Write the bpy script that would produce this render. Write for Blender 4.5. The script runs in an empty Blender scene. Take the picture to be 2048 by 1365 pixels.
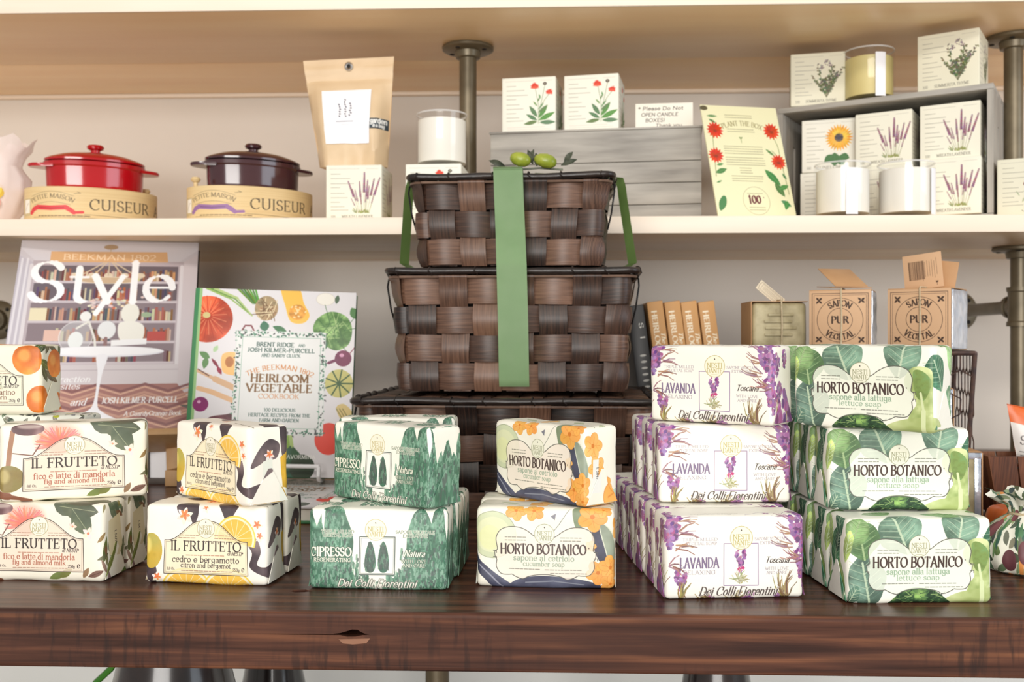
import bpy, bmesh, math, random
import numpy as np
from mathutils import Vector, Matrix, noise
random.seed(7)
SC = bpy.context.scene
COL = SC.collection
PI = math.pi
# ------------------------------------------------------------------ camera
FPX, CX, CY = 2000.0, 1024.0, 682.5
YAW = math.radians(2.1)
ZT = 0.90                    # top of the counter
ZC = ZT + 0.189              # camera height
cam = bpy.data.objects.new('camera', bpy.data.cameras.new('camera'))
COL.objects.link(cam)
cam.location = (0, 0, ZC)
cam.rotation_euler = (PI/2, 0, YAW)
cam.data.sensor_width = 36
cam.data.lens = FPX/2048*36
cam.data.clip_start = 0.02
cam.data.dof.use_dof = True
cam.data.dof.focus_distance = 0.77
cam.data.dof.aperture_fstop = 13
SC.camera = cam
# ------------------------------------------------------------------ light
SC.view_settings.view_transform = 'Standard'
SC.view_settings.look = 'None'
SC.view_settings.gamma = 1
SC.view_settings.use_curve_mapping = False
SC.view_settings.exposure = -0.42
w = bpy.data.worlds.new('room_light'); SC.world = w
w.use_nodes = True
w.node_tree.nodes['Background'].inputs[0].default_value = (1.0, 0.955, 0.90, 1)
w.node_tree.nodes['Background'].inputs[1].default_value = 0.62
def area(name, loc, target, sx, sy, power, col):
    l = bpy.data.lights.new(name, 'AREA'); l.shape = 'RECTANGLE'
    l.size, l.size_y, l.energy, l.color = sx, sy, power, col
    o = bpy.data.objects.new(name, l); COL.objects.link(o)
    o.location = loc
    o.rotation_euler = (Vector(target)-Vector(loc)).to_track_quat('-Z', 'Y').to_euler()
    return o
for lx in (-1.3, 0.0, 1.3):
    area('ceiling_lamp', (lx, -2.3, 3.05), (lx*.3, 1.5, 1.25), 0.5, 0.35, 22, (1.0, 0.93, 0.84))
area('shop_window', (3.2, -0.6, 1.6), (0.4, 1.1, 1.1), 1.6, 1.8, 42, (0.78, 0.89, 1.0))
area('front_fill_light', (-0.8, -7.8, 1.35), (0.0, 1.2, 1.05), 5.0, 2.4, 640, (1.0, 0.97, 0.93))  # unseen broad fill, added behind the camera to brighten the shelf interiors
# ------------------------------------------------------------------ pixel -> place
def ray(px, py):
    a, b = (px-CX)/FPX, (CY-py)/FPX
    c, s = math.cos(YAW), math.sin(YAW)
    return Vector((a*c-s, c+a*s, b))
CAMP = Vector((0, 0, ZC))
def PY(px, py, Y):           # the point of the plane y=Y seen at that pixel
    d = ray(px, py); return CAMP + d*(Y/d.y)
def PZ(px, py, z):           # the point of the level z seen at that pixel
    d = ray(px, py); return CAMP + d*((z-ZC)/d.z)
# ------------------------------------------------------------------ object helpers
def thing(name, label, cat, loc=(0, 0, 0), rz=0.0, group=None):
    o = bpy.data.objects.new(name, None); COL.objects.link(o)
    o.empty_display_size = 0.02
    o.location = loc; o.rotation_euler = (0, 0, rz)
    o['label'] = label; o['category'] = cat
    if group: o['group'] = group
    return o
def tag(o, label, cat, group=None):
    o['label'] = label; o['category'] = cat
    if group: o['group'] = group
    return o
def link(name, me, parent=None, loc=None, rz=None):
    o = bpy.data.objects.new(name, me); COL.objects.link(o)
    if parent: o.parent = parent
    if loc is not None: o.location = loc
    if rz is not None: o.rotation_euler = (0, 0, rz)
    return o
def finish(bm, mats, angle=40, name='mesh'):
    bmesh.ops.recalc_face_normals(bm, faces=bm.faces)
    me = bpy.data.meshes.new(name); bm.to_mesh(me); bm.free()
    for m in (mats if isinstance(mats, (list, tuple)) else [mats]): me.materials.append(m)
    for p in me.polygons: p.use_smooth = True
    me.set_sharp_from_angle(angle=math.radians(angle))
    return me
def obj(name, bm, mats, parent=None, loc=None, rz=None, angle=40):
    return link(name, finish(bm, mats, angle, name), parent, loc, rz)
def structure(name, bm, m):
    o = obj(name, bm, m); o['kind'] = 'structure'; return o
def dup(root, loc, rz, label, group=None):
    r = root.copy(); COL.objects.link(r); r.location = loc; r.rotation_euler = (0, 0, rz)
    r['label'] = label
    if group: r['group'] = group
    for ch in list(root.children):
        c = ch.copy(); COL.objects.link(c); c.parent = r
        for g in list(ch.children):
            d = g.copy(); COL.objects.link(d); d.parent = c
    return r
def box(bm, lo, hi, bev=0.0, mat=0, M=None, seg=2):
    v = bmesh.ops.create_cube(bm, size=1)['verts']
    lo, hi = Vector(lo), Vector(hi)
    for q in v: q.co = Vector([(lo[i]+hi[i])/2 + q.co[i]*(hi[i]-lo[i]) for i in range(3)])
    fs = {f for q in v for f in q.link_faces}
    if bev > 0:
        es = list({e for q in v for e in q.link_edges})
        r = bmesh.ops.bevel(bm, geom=es, offset=bev, segments=seg, affect='EDGES', profile=0.5)
        fs = {f for f in r['faces']} | {f for f in fs if f.is_valid}
        v = list({q for f in fs for q in f.verts})
    for f in fs: f.material_index = mat
    if M is not None:
        for q in v: q.co = M @ q.co
    return v
def tube(bm, pts, r, seg=8, mat=0, closed=False, flat=1.0):
    pts = [Vector(p) for p in pts]; n = len(pts); rings = []
    up = None
    for i, p in enumerate(pts):
        if closed: t = pts[(i+1) % n]-pts[i-1]
        else: t = pts[min(i+1, n-1)]-pts[max(i-1, 0)]
        t.normalize()
        if up is None:
            up = Vector((0, 0, 1)) if abs(t.z) < 0.9 else Vector((1, 0, 0))
        a = up - t*up.dot(t); a.normalize(); up = a
        b = t.cross(a)
        rr = r[i] if isinstance(r, (list, tuple)) else r
        rings.append([bm.verts.new(p + a*rr*flat*math.cos(2*PI*k/seg) + b*rr*math.sin(2*PI*k/seg)) for k in range(seg)])
    for i in range(n if closed else n-1):
        A, B = rings[i], rings[(i+1) % n]
        for k in range(seg):
            f = bm.faces.new((A[k], A[(k+1) % seg], B[(k+1) % seg], B[k])); f.material_index = mat
    if not closed:
        bm.faces.new(rings[0][::-1]).material_index = mat; bm.faces.new(rings[-1]).material_index = mat
def lathe(bm, prof, seg=40, c=(0, 0, 0), mat=0, sx=1.0, sy=1.0, M=None):
    rings = []
    for r, z in prof:
        if r < 1e-6: rings.append([bm.verts.new((c[0], c[1], c[2]+z))])
        else: rings.append([bm.verts.new((c[0]+sx*r*math.cos(2*PI*k/seg), c[1]+sy*r*math.sin(2*PI*k/seg), c[2]+z)) for k in range(seg)])
    for A, B in zip(rings, rings[1:]):
        for k in range(seg):
            k2 = (k+1) % seg
            q = [A[0]] if len(A) == 1 else [A[k], A[k2]]
            q += [B[0]] if len(B) == 1 else [B[k2], B[k]]
            if len(q) > 2: bm.faces.new(q).material_index = mat
    if M is not None:
        for R in rings:
            for v in R: v.co = M @ v.co
def prism(bm, pts, h, M=None, mat=0):        # outline in xy, thickness along +z
    n = len(pts); M = M or Matrix()
    a = [bm.verts.new(M @ Vector((p[0], p[1], 0))) for p in pts]
    b = [bm.verts.new(M @ Vector((p[0], p[1], h))) for p in pts]
    bm.faces.new(a[::-1]).material_index = mat; bm.faces.new(b).material_index = mat
    for i in range(n): bm.faces.new((a[i], a[(i+1) % n], b[(i+1) % n], b[i])).material_index = mat
def NB(): return bmesh.new()
# ------------------------------------------------------------------ a small stroke font with serifs
FONT = {}
def _f(s):
    for line in s.strip().split('\n'):
        ch, adv, body = line.split(' ', 2)
        FONT[ch] = (float(adv), body.split('|'))
_f('''A .78 +.06,0 .39,1|>.39,1 .72,0|.18,.35 .60,.35
B .66 +.12,0 .12,1|.12,1 @.34,.76,.22,.24,90,-90 .12,.52|.12,.52 @.35,.26,.27,.26,90,-90 .12,0
C .76 @.42,.5,.36,.5,45,315|.67,.68 .67,.95
D .78 +.12,0 .12,1|.12,1 @.33,.5,.38,.5,90,-90 .12,0
E .62 +.12,0 .12,1|>.12,1 .54,1|>.12,.52 .42,.52|>.12,0 .56,0
F .58 +.12,0 .12,1|>.12,1 .53,1|>.12,.52 .42,.52
G .8 @.42,.5,.36,.5,48,312|<.68,.42 .68,.08|.68,.7 .68,.95
H .8 +.12,0 .12,1|+.66,0 .66,1|.12,.52 .66,.52
I .3 +.15,0 .15,1
J .42 <.27,1 .27,.2 @.13,.2,.14,.2,0,-110
K .74 +.12,0 .12,1|>.12,.42 .62,1|>.28,.58 .66,0
L .6 +.12,0 .12,1|>.12,0 .54,0
M .94 +.12,0 .14,1|.14,1 .47,.08|.47,.08 .80,1|+.80,1 .82,0
N .82 +.12,0 .12,1|.12,1 .70,0|<.70,1 .70,0
O .84 @.42,.5,.37,.5,0,360
P .62 +.12,0 .12,1|.12,1 @.33,.73,.24,.27,90,-90 .12,.46
Q .84 @.42,.5,.37,.5,0,360|.46,.2 .75,-.12
R .7 +.12,0 .12,1|.12,1 @.33,.75,.23,.25,90,-90 .12,.5|>.34,.5 .64,0
S .58 @.28,.75,.21,.25,25,270 @.28,.25,.23,.25,90,-160
T .66 <.33,0 .33,1|+.04,1 .62,1
U .78 +.13,1 .13,.3 @.39,.3,.26,.3,180,360 .65,1
V .74 <.05,1 .37,0|>.37,0 .69,1
W 1.05 <.05,1 .3,0|.3,0 .53,.9|.53,.9 .76,0|>.76,0 1.0,1
X .72 +.08,0 .64,1|+.08,1 .64,0
Y .7 >.35,.48 .06,1|>.35,.48 .64,1|<.35,0 .35,.48
Z .64 .08,1 .56,1 .08,0 .58,0
a .5 @.24,.44,.17,.2,160,0 .41,.06 .49,.02|@.24,.18,.17,.19,20,380
b .54 <.1,1 .1,0|@.28,.32,.2,.32,0,360
c .46 @.27,.32,.22,.32,45,315
d .56 <.44,1 .44,0 .5,0|@.26,.32,.2,.32,0,360
e .48 .06,.36 .45,.36|@.25,.34,.21,.32,5,320
f .34 <.14,0 .14,.8 @.28,.8,.14,.2,180,60|.02,.62 .3,.62
g .52 @.24,.36,.19,.28,0,360|.43,.62 .43,-.1 @.24,-.1,.19,.2,0,-160
h .56 +.1,0 .1,1|>.1,.4 @.28,.4,.18,.24,180,0 .46,0
i .24 +.12,0 .12,.64|.12,.84 .12,.87
j .24 .14,.64 .14,-.1 @.04,-.1,.1,.16,0,-90|.14,.84 .14,.87
k .52 +.1,0 .1,1|.44,.64 .1,.24|>.2,.34 .48,0
l .24 +.12,0 .12,1
m .84 +.1,0 .1,.64|>.1,.42 @.26,.42,.16,.22,180,0 .42,0|>.42,.42 @.58,.42,.16,.22,180,0 .74,0
n .56 +.1,0 .1,.64|>.1,.4 @.28,.4,.18,.24,180,0 .46,0
o .52 @.26,.32,.21,.32,0,360
p .54 +.1,-.3 .1,.64|@.28,.32,.2,.32,0,360
q .54 +.44,-.3 .44,.64|@.26,.32,.2,.32,0,360
r .4 +.1,0 .1,.64|.1,.38 @.26,.4,.16,.24,180,50
s .42 @.21,.48,.14,.16,25,270 @.21,.16,.16,.16,90,-160
t .34 .15,.84 .15,.14 @.27,.14,.12,.14,180,290|.02,.62 .3,.62
u .56 <.1,.64 .1,.22 @.27,.22,.17,.22,180,360 .44,.64|+.44,.64 .44,0
v .5 <.04,.64 .25,0|>.25,0 .46,.64
w .72 <.04,.64 .2,0|.2,0 .36,.6|.36,.6 .52,0|>.52,0 .68,.64
x .5 +.05,0 .45,.64|+.05,.64 .45,0
y .5 <.04,.64 .26,0|>.1,-.3 .47,.64
z .44 .05,.64 .4,.64 .05,0 .42,0
0 .6 @.3,.5,.24,.5,0,360
1 .42 +.22,0 .22,1|.22,1 .06,.86
2 .6 @.29,.72,.22,.28,165,-35 .06,0 .54,0
3 .56 @.26,.75,.2,.25,150,-90|@.26,.26,.23,.26,90,-150
4 .6 .42,0 .42,1 .06,.3 .56,.3
7 .56 .06,1 .52,1 .2,0
5 .56 .5,1 .12,1 .1,.52|@.27,.32,.23,.32,130,-150
6 .6 @.3,.3,.23,.3,0,360|.07,.3 @.36,.4,.29,.6,180,75
8 .58 @.29,.75,.2,.25,0,360|@.29,.26,.24,.26,0,360
9 .6 @.3,.7,.23,.3,0,360|.53,.7 @.24,.6,.29,.6,0,-105
- .4 .05,.34 .35,.34
. .22 .1,.02 .1,.05
, .22 .12,.05 .07,-.12
' .2 .1,1 .08,.78
! .28 .13,1 .13,.3|.13,.02 .13,.06
@ .5 @.25,.8,.2,.2,0,360|.2,.7 .2,.9 .3,.85
& .8 @.36,.76,.17,.23,0,360|.24,.62 .7,0|@.32,.25,.26,.25,90,330 .7,.5
* .3 .15,.5 .15,.9|.0,.6 .3,.8|.0,.8 .3,.6
: .22 .1,.1 .1,.13|.1,.5 .1,.53''')
def glyph_segments(ch, thick, thin, serif, nib=18):
    adv, strokes = FONT[ch]; out = []
    def wd(dx, dy):
        a = math.atan2(dy, dx) - math.radians(nib)
        return thin + (thick-thin)*abs(math.sin(a))**1.4
    for s in strokes:
        fl = ''
        if s[0] in '+<>': fl, s = s[0], s[1:]
        pts = []
        for tok in s.split():
            if tok[0] == '@':
                cx, cy, rx, ry, a0, a1 = map(float, tok[1:].split(','))
                n = max(3, int(abs(a1-a0)/18))
                for k in range(n+1):
                    a = math.radians(a0+(a1-a0)*k/n)
                    pts.append((cx+rx*math.cos(a), cy+ry*math.sin(a)))
            else: pts.append(tuple(map(float, tok.split(','))))
        ws = []
        for (x0, y0), (x1, y1) in zip(pts, pts[1:]):
            if abs(x1-x0)+abs(y1-y0) < 1e-6: continue
            wv = wd(x1-x0, y1-y0)
            if ch in '.,:!ij' and abs(y1-y0) < 0.05: wv = thick
            out.append((x0, y0, x1, y1, wv/2))
        if serif > 0 and fl:
            for which, (p, q) in (('<', (pts[0], pts[1])), ('>', (pts[-1], pts[-2]))):
                if fl not in ('+', which): continue
                if abs(q[1]-p[1]) > 0.5*abs(q[0]-p[0]):
                    out.append((p[0]-serif, p[1], p[0]+serif, p[1], thin*0.55))
                else:
                    e = 0.0 if 0.3 < p[1] < 0.7 else serif*1.7*(1 if p[1] < 0.5 else -1)
                    out.append((p[0], p[1]-(serif*.6 if e == 0 else 0), p[0], p[1]+(serif*.6 if e == 0 else e), thin*0.6))
    return adv, out
# ------------------------------------------------------------------ a small painter (flat printed artwork)
f4 = np.float32
def _noise_tile(n, seed, octs=4, base=4):
    rg = np.random.RandomState(seed); a = np.zeros((n, n), f4); amp = 1.0
    for o in range(octs):
        m = base*2**o; g = rg.rand(m, m).astype(f4); t = np.arange(n)*m/n
        i = t.astype(int); fr = (t-i).astype(f4); fr = fr*fr*(3-2*fr); j = (i+1) % m
        gx = g[:, i]*(1-fr)+g[:, j]*fr
        a += amp*(gx[i, :]*(1-fr)[:, None]+gx[j, :]*fr[:, None]); amp *= 0.55
    a -= a.min(); a /= a.max(); return a
NT = _noise_tile(512, 3)
class Cv:
    def __init__(s, x0, y0, x1, y1, k, col):
        s.x0, s.y0, s.x1, s.y1, s.k = x0, y0, x1, y1, k
        s.W, s.H = int(round((x1-x0)*k)), int(round((y1-y0)*k))
        s.a = np.empty((s.H, s.W, 3), f4); s.a[:] = np.array(col, f4)
    def win(s, pts, pad):
        p = (np.asarray(pts, f4)-np.array((s.x0, s.y0), f4))*s.k
        a = np.floor(p.min(0)-pad).astype(int); b = np.ceil(p.max(0)+pad).astype(int)+1
        a = np.maximum(a, 0); b = np.minimum(b, (s.W, s.H))
        if b[0] <= a[0] or b[1] <= a[1]: return None
        X = np.arange(a[0], b[0], dtype=f4)[None, :]+.5; Y = np.arange(a[1], b[1], dtype=f4)[:, None]+.5
        return p, a, b, X, Y
    def blend(s, a, b, m, col, var=0.0, col2=None, nz=1.0):
        t = s.a[a[1]:b[1], a[0]:b[0]]
        c = np.array(col, f4)
        if var or col2 is not None:
            ny = (np.arange(a[1], b[1])*nz).astype(int) % 512; nx = (np.arange(a[0], b[0])*nz).astype(int) % 512
            n = NT[np.ix_(ny, nx)][..., None]
            if col2 is not None:
                q = np.clip((n-.5)*2.2+.5, 0, 1); c = c*(1-q)+np.array(col2, f4)*q
            if var: c = c*(1+var*(n-.5)*2)
        t += (c-t)*m[..., None]
    def poly(s, pts, col, al=1.0, soft=1.0, var=0.0, col2=None, nz=1.0, line=None, lw=0.3):
        w = s.win(pts, soft+2)
        if w is None: return
        p, a, b, X, Y = w
        ins = np.zeros((b[1]-a[1], b[0]-a[0]), bool); d2 = np.full(ins.shape, 1e9, f4)
        n = len(p)
        for i in range(n):
            x0, y0 = p[i]; x1, y1 = p[(i+1) % n]
            if y0 != y1:
                c = (Y > min(y0, y1)) & (Y <= max(y0, y1))
                xi = x0+(Y-y0)*(x1-x0)/(y1-y0)
                ins ^= c & (X < xi)
            dx, dy = x1-x0, y1-y0; L = dx*dx+dy*dy+1e-9
            t = np.clip(((X-x0)*dx+(Y-y0)*dy)/L, 0, 1)
            d2 = np.minimum(d2, (X-x0-t*dx)**2+(Y-y0-t*dy)**2)
        d = np.sqrt(d2); sd = np.where(ins, d, -d)
        s.blend(a, b, np.clip(sd/soft+.5, 0, 1)*al, col, var, col2, nz)
        if line is not None: s.blend(a, b, np.clip(lw*s.k/2-d+.5, 0, 1), line)
    def segs(s, sg, col, al=1.0):            # list of x0,y0,x1,y1,r in canvas units
        if not sg: return
        q = np.array(sg, f4); P = np.concatenate([q[:, :2], q[:, 2:4]]); rm = q[:, 4].max()*s.k
        w = s.win(P, rm+2)
        if w is None: return
        _, a, b, X, Y = w
        M = np.zeros((b[1]-a[1], b[0]-a[0]), f4)
        o = np.array((s.x0, s.y0, s.x0, s.y0), f4)
        for r in q:
            x0, y0, x1, y1 = (r[:4]-o)*s.k; R = r[4]*s.k; af = 1.0
            if R < .5: af = max(R/.5, .35); R = .5
            i0 = max(int(min(x0, x1)-R-1)-a[0], 0); i1 = min(int(max(x0, x1)+R+2)-a[0], M.shape[1])
            j0 = max(int(min(y0, y1)-R-1)-a[1], 0); j1 = min(int(max(y0, y1)+R+2)-a[1], M.shape[0])
            if i1 <= i0 or j1 <= j0: continue
            x = X[:, i0:i1]; y = Y[j0:j1]; dx, dy = x1-x0, y1-y0
            t = np.clip(((x-x0)*dx+(y-y0)*dy)/(dx*dx+dy*dy+1e-9), 0, 1)
            d = np.sqrt((x-x0-t*dx)**2+(y-y0-t*dy)**2)
            sub = M[j0:j1, i0:i1]; np.maximum(sub, np.clip(R-d+.5, 0, 1)*af, out=sub)
        s.blend(a, b, M*al, col)
    def line(s, pts, w, col, al=1.0, closed=False):
        q = list(pts)+([pts[0]] if closed else [])
        ws = w if isinstance(w, (list, tuple)) else [w]*len(q)
        s.segs([(q[i][0], q[i][1], q[i+1][0], q[i+1][1], (ws[i]+ws[i+1])/4) for i in range(len(q)-1)], col, al)
    def ell(s, cx, cy, rx, ry=None, col=(0, 0, 0), rot=0, n=28, a0=0, a1=360, **k):
        ry = rx if ry is None else ry; c, q = math.cos(math.radians(rot)), math.sin(math.radians(rot))
        pts = []
        for i in range(n):
            t = math.radians(a0+(a1-a0)*i/n); x, y = rx*math.cos(t), ry*math.sin(t)
            pts.append((cx+x*c-y*q, cy+x*q+y*c))
        s.poly(pts, col, **k); return pts
    def blob(s, pts, col, **k):
        q = smooth(pts); s.poly(q, col, **k); return q
    def text(s, t, x, y, h, col, w=None, thick=.16, thin=.06, serif=.08, shear=0.0, track=.06, anchor='c', rot=0, arc=None, al=1.0, ol=None, olw=.1):
        raw = []; u = 0.0
        for ch in t:
            if ch == ' ': u += .34; continue
            adv, sg = glyph_segments(ch, thick, thin, serif)
            raw += [(q[0]+u, q[1], q[2]+u, q[3], q[4]) for q in sg]; u += adv+track
        u -= track; sx = h if w is None else w/u
        off = {'c': -u/2, 'l': 0, 'r': -u}[anchor]
        c, q = math.cos(math.radians(rot)), math.sin(math.radians(rot))
        rs = h if sx > h*.75 else (h+sx)/2
        def mp(a, b):
            X, Y = (a+off)*sx+shear*b*h, -b*h
            if arc:
                R = arc                           # >0: bends over a centre below
                th = X/R; rr = R-Y if R > 0 else -R+Y
                if R > 0: return x+rr*math.sin(th), y+R-rr*math.cos(th)
                th = -th; return x+rr*math.sin(th), y+R+rr*math.cos(th)
            return x+X*c-Y*q, y+X*q+Y*c
        sg = [mp(r[0], r[1])+mp(r[2], r[3])+(r[4]*rs,) for r in raw]
        if ol is not None: s.segs([g[:4]+(g[4]+olw,) for g in sg], ol, al)
        s.segs(sg, col, al)
    def image(s, name):
        im = bpy.data.images.new(name, s.W, s.H)
        px = np.ones((s.H, s.W, 4), f4); px[..., :3] = np.clip(s.a[::-1]/255, 0, 1)
        im.pixels.foreach_set(px.ravel()); im.update(); im.pack()
        return im
def smooth(pts, n=6):
    out = []; N = len(pts)
    for i in range(N):
        p0, p1, p2, p3 = [np.array(pts[(i+j-1) % N], float) for j in range(4)]
        for k in range(n):
            t = k/n
            out.append(tuple(.5*((2*p1)+(p2-p0)*t+(2*p0-5*p1+4*p2-p3)*t*t+(3*p1-p0-3*p2+p3)*t**3)))
    return out
R_ = random.Random(11)
def jit(c, a): return tuple(max(0, min(255, v+R_.uniform(-a, a))) for v in c)
def leaf(cv, x, y, L, ang, wd, col, vein=None, **k):
    c, q = math.cos(math.radians(ang)), math.sin(math.radians(ang)); pts = []
    prof = [(0, 0), (.15, .55), (.35, .95), (.55, 1), (.75, .7), (.9, .32), (1, 0)]
    for t, v in prof: pts.append((t*L, v*wd/2))
    for t, v in prof[-2:0:-1]: pts.append((t*L, -v*wd/2))
    cv.poly([(x+a*c-b*q, y+a*q+b*c) for a, b in pts], col, **k)
    if vein: cv.line([(x, y), (x+L*.9*c, y+L*.9*q)], .35, vein)
def sprig(cv, x, y, h, ang, col=(120, 60, 130), stem=(120, 120, 70), wd=1.0):      # lavender-like spike
    a = math.radians(ang); dx, dy = math.sin(a), -math.cos(a)
    cv.line([(x, y), (x+dx*h*.5+R_.uniform(-1, 1), y+dy*h*.5), (x+dx*h, y+dy*h)], .5*wd, stem)
    n = int(h/4.5)+3
    for i in range(n):
        t = .5+.5*i/n; r = (1.75-1.3*(t-.5))*wd*(h/60)**.6
        for sgn in (-1, 1):
            cv.ell(x+dx*h*t-dy*sgn*r*.6, y+dy*h*t+dx*sgn*r*.6, r, r*.62, jit(col, 22), rot=ang+sgn*40, n=8)
def bloom(cv, x, y, r, n, col, mid, rot=0, wd=.6, vein=None):
    for i in range(n):
        a = rot+360*i/n; leaf(cv, x, y, r, a, r*wd, jit(col, 14), vein)
    if mid: cv.ell(x, y, r*.22, None, mid, n=10)
# ------------------------------------------------------------------ printed artwork (flat colours, no shading of the scene)
INK = (62, 52, 50)
def tiny(cv, x0, x1, y, col=(150, 140, 130), h=.9):          # a line of print too small to read
    x = x0; q = []
    while x < x1-1:
        l = R_.uniform(1.0, 3.6); q.append((x, y, min(x+l, x1), y, h*.32)); x += l+.9
    cv.segs(q, col, .75)
def emblem(cv, x, y, r, fill=(244, 240, 222), ink=(160, 150, 105)):
    cv.ell(x, y, r, None, fill, line=ink, lw=.35)
    cv.text('NESTI', x, y+.12*r, r*.42, ink, w=r*1.5, thick=.14, thin=.07)
    cv.text('DANTE', x, y+.62*r, r*.42, ink, w=r*1.55, thick=.14, thin=.07)
    cv.text('*', x, y-.45*r, r*.3, INK); cv.line([(x-r*.3, y+.78*r), (x+r*.3, y+.78*r)], .25, ink)
def wrap_canvas(col): return Cv(-38, -38, 138, 60, 6, col)
def arch_label(cv, fill):
    t = []
    for i in range(13):
        u = i/12; t.append((16+34*u, 26-14.5*(0 if u < .08 else (.5-.5*math.cos(PI*min(1, (u-.08)/.8))))))
    pts = t+[(100-x, y) for x, y in t[::-1]]+[(84.5, 50.5), (15.5, 50.5)]
    cv.poly(pts, fill, al=.8, line=INK, lw=.5)
    cv.line([(17, 27)]+[(x, y+1.2) for x, y in t[1:]]+[(100-x, y+1.2) for x, y in t[::-1][:-1]]+[(83, 27), (83, 49.3), (17, 49.3)], .2, INK, .7, closed=True)
def frutteto(cv, sub1, sub2, fill, subcol):
    arch_label(cv, fill)
    emblem(cv, 50, 17, 7)
    tiny(cv, 30, 44, 22, (150, 110, 90)); tiny(cv, 28, 43, 24, (150, 110, 90)); tiny(cv, 57, 72, 22, (150, 110, 90)); tiny(cv, 57, 74, 24, (150, 110, 90))
    cv.text('IL FRUTTETO', 50, 33.2, 6.8, (58, 50, 47), w=58, thick=.17, thin=.06, serif=.13)
    cv.text('di NESTI*', 74, 36, 2.6, INK, shear=.25)
    tiny(cv, 34, 66, 36.6, (170, 110, 85))
    cv.text(sub1, 50, 41.7, 4.3, subcol, w=55, thick=.15)
    cv.text(sub2, 50, 45.6, 3.6, subcol, w=41, thick=.15)
    tiny(cv, 30, 72, 48, (150, 110, 90)); cv.text('8.8 Oz.', 21.5, 47.6, 1.8, INK, serif=0)
    cv.text('250g', 75, 47.6, 2.2, INK, serif=0); cv.text('e', 80.5, 47.8, 4.2, INK)
def art_fig():
    cv = wrap_canvas((244, 239, 222))
    gr = (98, 112, 74)
    for x, y, L, a, w in ((60, -6, 26, 30, 18), (66, 2, 30, 8, 17), (76, 4, 24, 55, 15), (70, -2, 34, -18, 16), (108, -8, 30, 60, 14), (116, 10, 24, 80, 10)):
        leaf(cv, x, y, L, a, w, jit((104, 112, 88), 7), (170, 175, 140), var=.2, col2=(126, 132, 106))
    for x, y, L, a in ((104, 52, 18, -50), (112, 56, 16, -20), (100, 44, 20, -75), (126, 50, 22, -80), (58, 56, 14, -20), (66, 55, 12, -35), (-10, 40, 22, 60), (-20, 10, 24, 100), (30, -18, 30, 10), (-8, -20, 26, 30)):
        leaf(cv, x, y, L, a, 5.5, jit((110, 120, 70), 14), None, var=.3)
    cv.ell(39, 11, 15, 11, (240, 176, 160), soft=40, al=.8)
    for i in range(190):                                             # pink tassel flower
        a = math.radians(R_.uniform(-200, 20)); r = R_.uniform(8, 17)
        cv.line([(40+3*math.cos(a), 16+3*math.sin(a)), (40+r*math.cos(a), 16+r*.85*math.sin(a))], [.9, .3], jit((228, 138, 122), 26), .8)
    cv.ell(40, 17, 8, 7, (228, 120, 105), soft=18, al=.8)
    cv.line([(6, 32), (7, 20), (9, 6)], [3.5, 3, 3.5], (165, 120, 90)); cv.line([(9, 22), (22, 24), (27, 16)], .8, (120, 80, 70))
    cv.ell(19, 4, 11, 5, (128, 92, 96), var=.3, col2=(190, 165, 160)); cv.ell(20, 2, 8, 2, (205, 190, 180), soft=10, al=.7)
    cv.ell(6, 41, 11, 10, (160, 140, 78), var=.25, col2=(120, 118, 70)); cv.ell(3, 39, 4, 5, (205, 190, 130), soft=14, al=.7)
    cv.line([(-4, 52), (6, 54), (20, 58)], [6, 5, 2], (140, 92, 70)); cv.line([(-30, 56), (-6, 50)], [4, 6], (140, 92, 70))
    bloom(cv, 88, 22, 5, 5, (246, 226, 212), (225, 140, 110)); bloom(cv, 76, 17, 3.5, 5, (244, 226, 215), (230, 160, 130))
    leaf(cv, 88, 54, 13, -20, 4.5, (128, 96, 84), (90, 60, 50)); leaf(cv, 84, 55, 9, -60, 4, (150, 120, 90))
    for i in range(26):
        leaf(cv, R_.uniform(102, 136), R_.uniform(-10, 58), R_.uniform(6, 13), R_.uniform(0, 360), 3.4, jit((112, 104, 70), 26), None, al=.85)
    cv.poly([(107, 14), (124, 10), (128, 34), (124, 42), (108, 40)], (226, 214, 176))
    cv.text('L 5477', 117, 27, 2.6, INK, rot=90, serif=0)
    frutteto(cv, 'fico e latte di mandorla', 'fig and almond milk', (238, 220, 200), (172, 98, 76))
    return cv
def slice_(cv, x, y, rx, ry, a0, a1):
    for f, c in ((1, (246, 214, 96)), (.93, (250, 238, 205)), (.84, (245, 196, 84))):
        pts = [(x+rx*f*math.cos(math.radians(a0+(a1-a0)*i/24)), y+ry*f*math.sin(math.radians(a0+(a1-a0)*i/24))) for i in range(25)]
        cv.poly(pts, c, var=.06)
    for i in range(1, 8):
        t = math.radians(a0+(a1-a0)*i/8); cv.line([(x, y), (x+rx*.84*math.cos(t), y+ry*.84*math.sin(t))], .45, (250, 232, 180))
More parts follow.
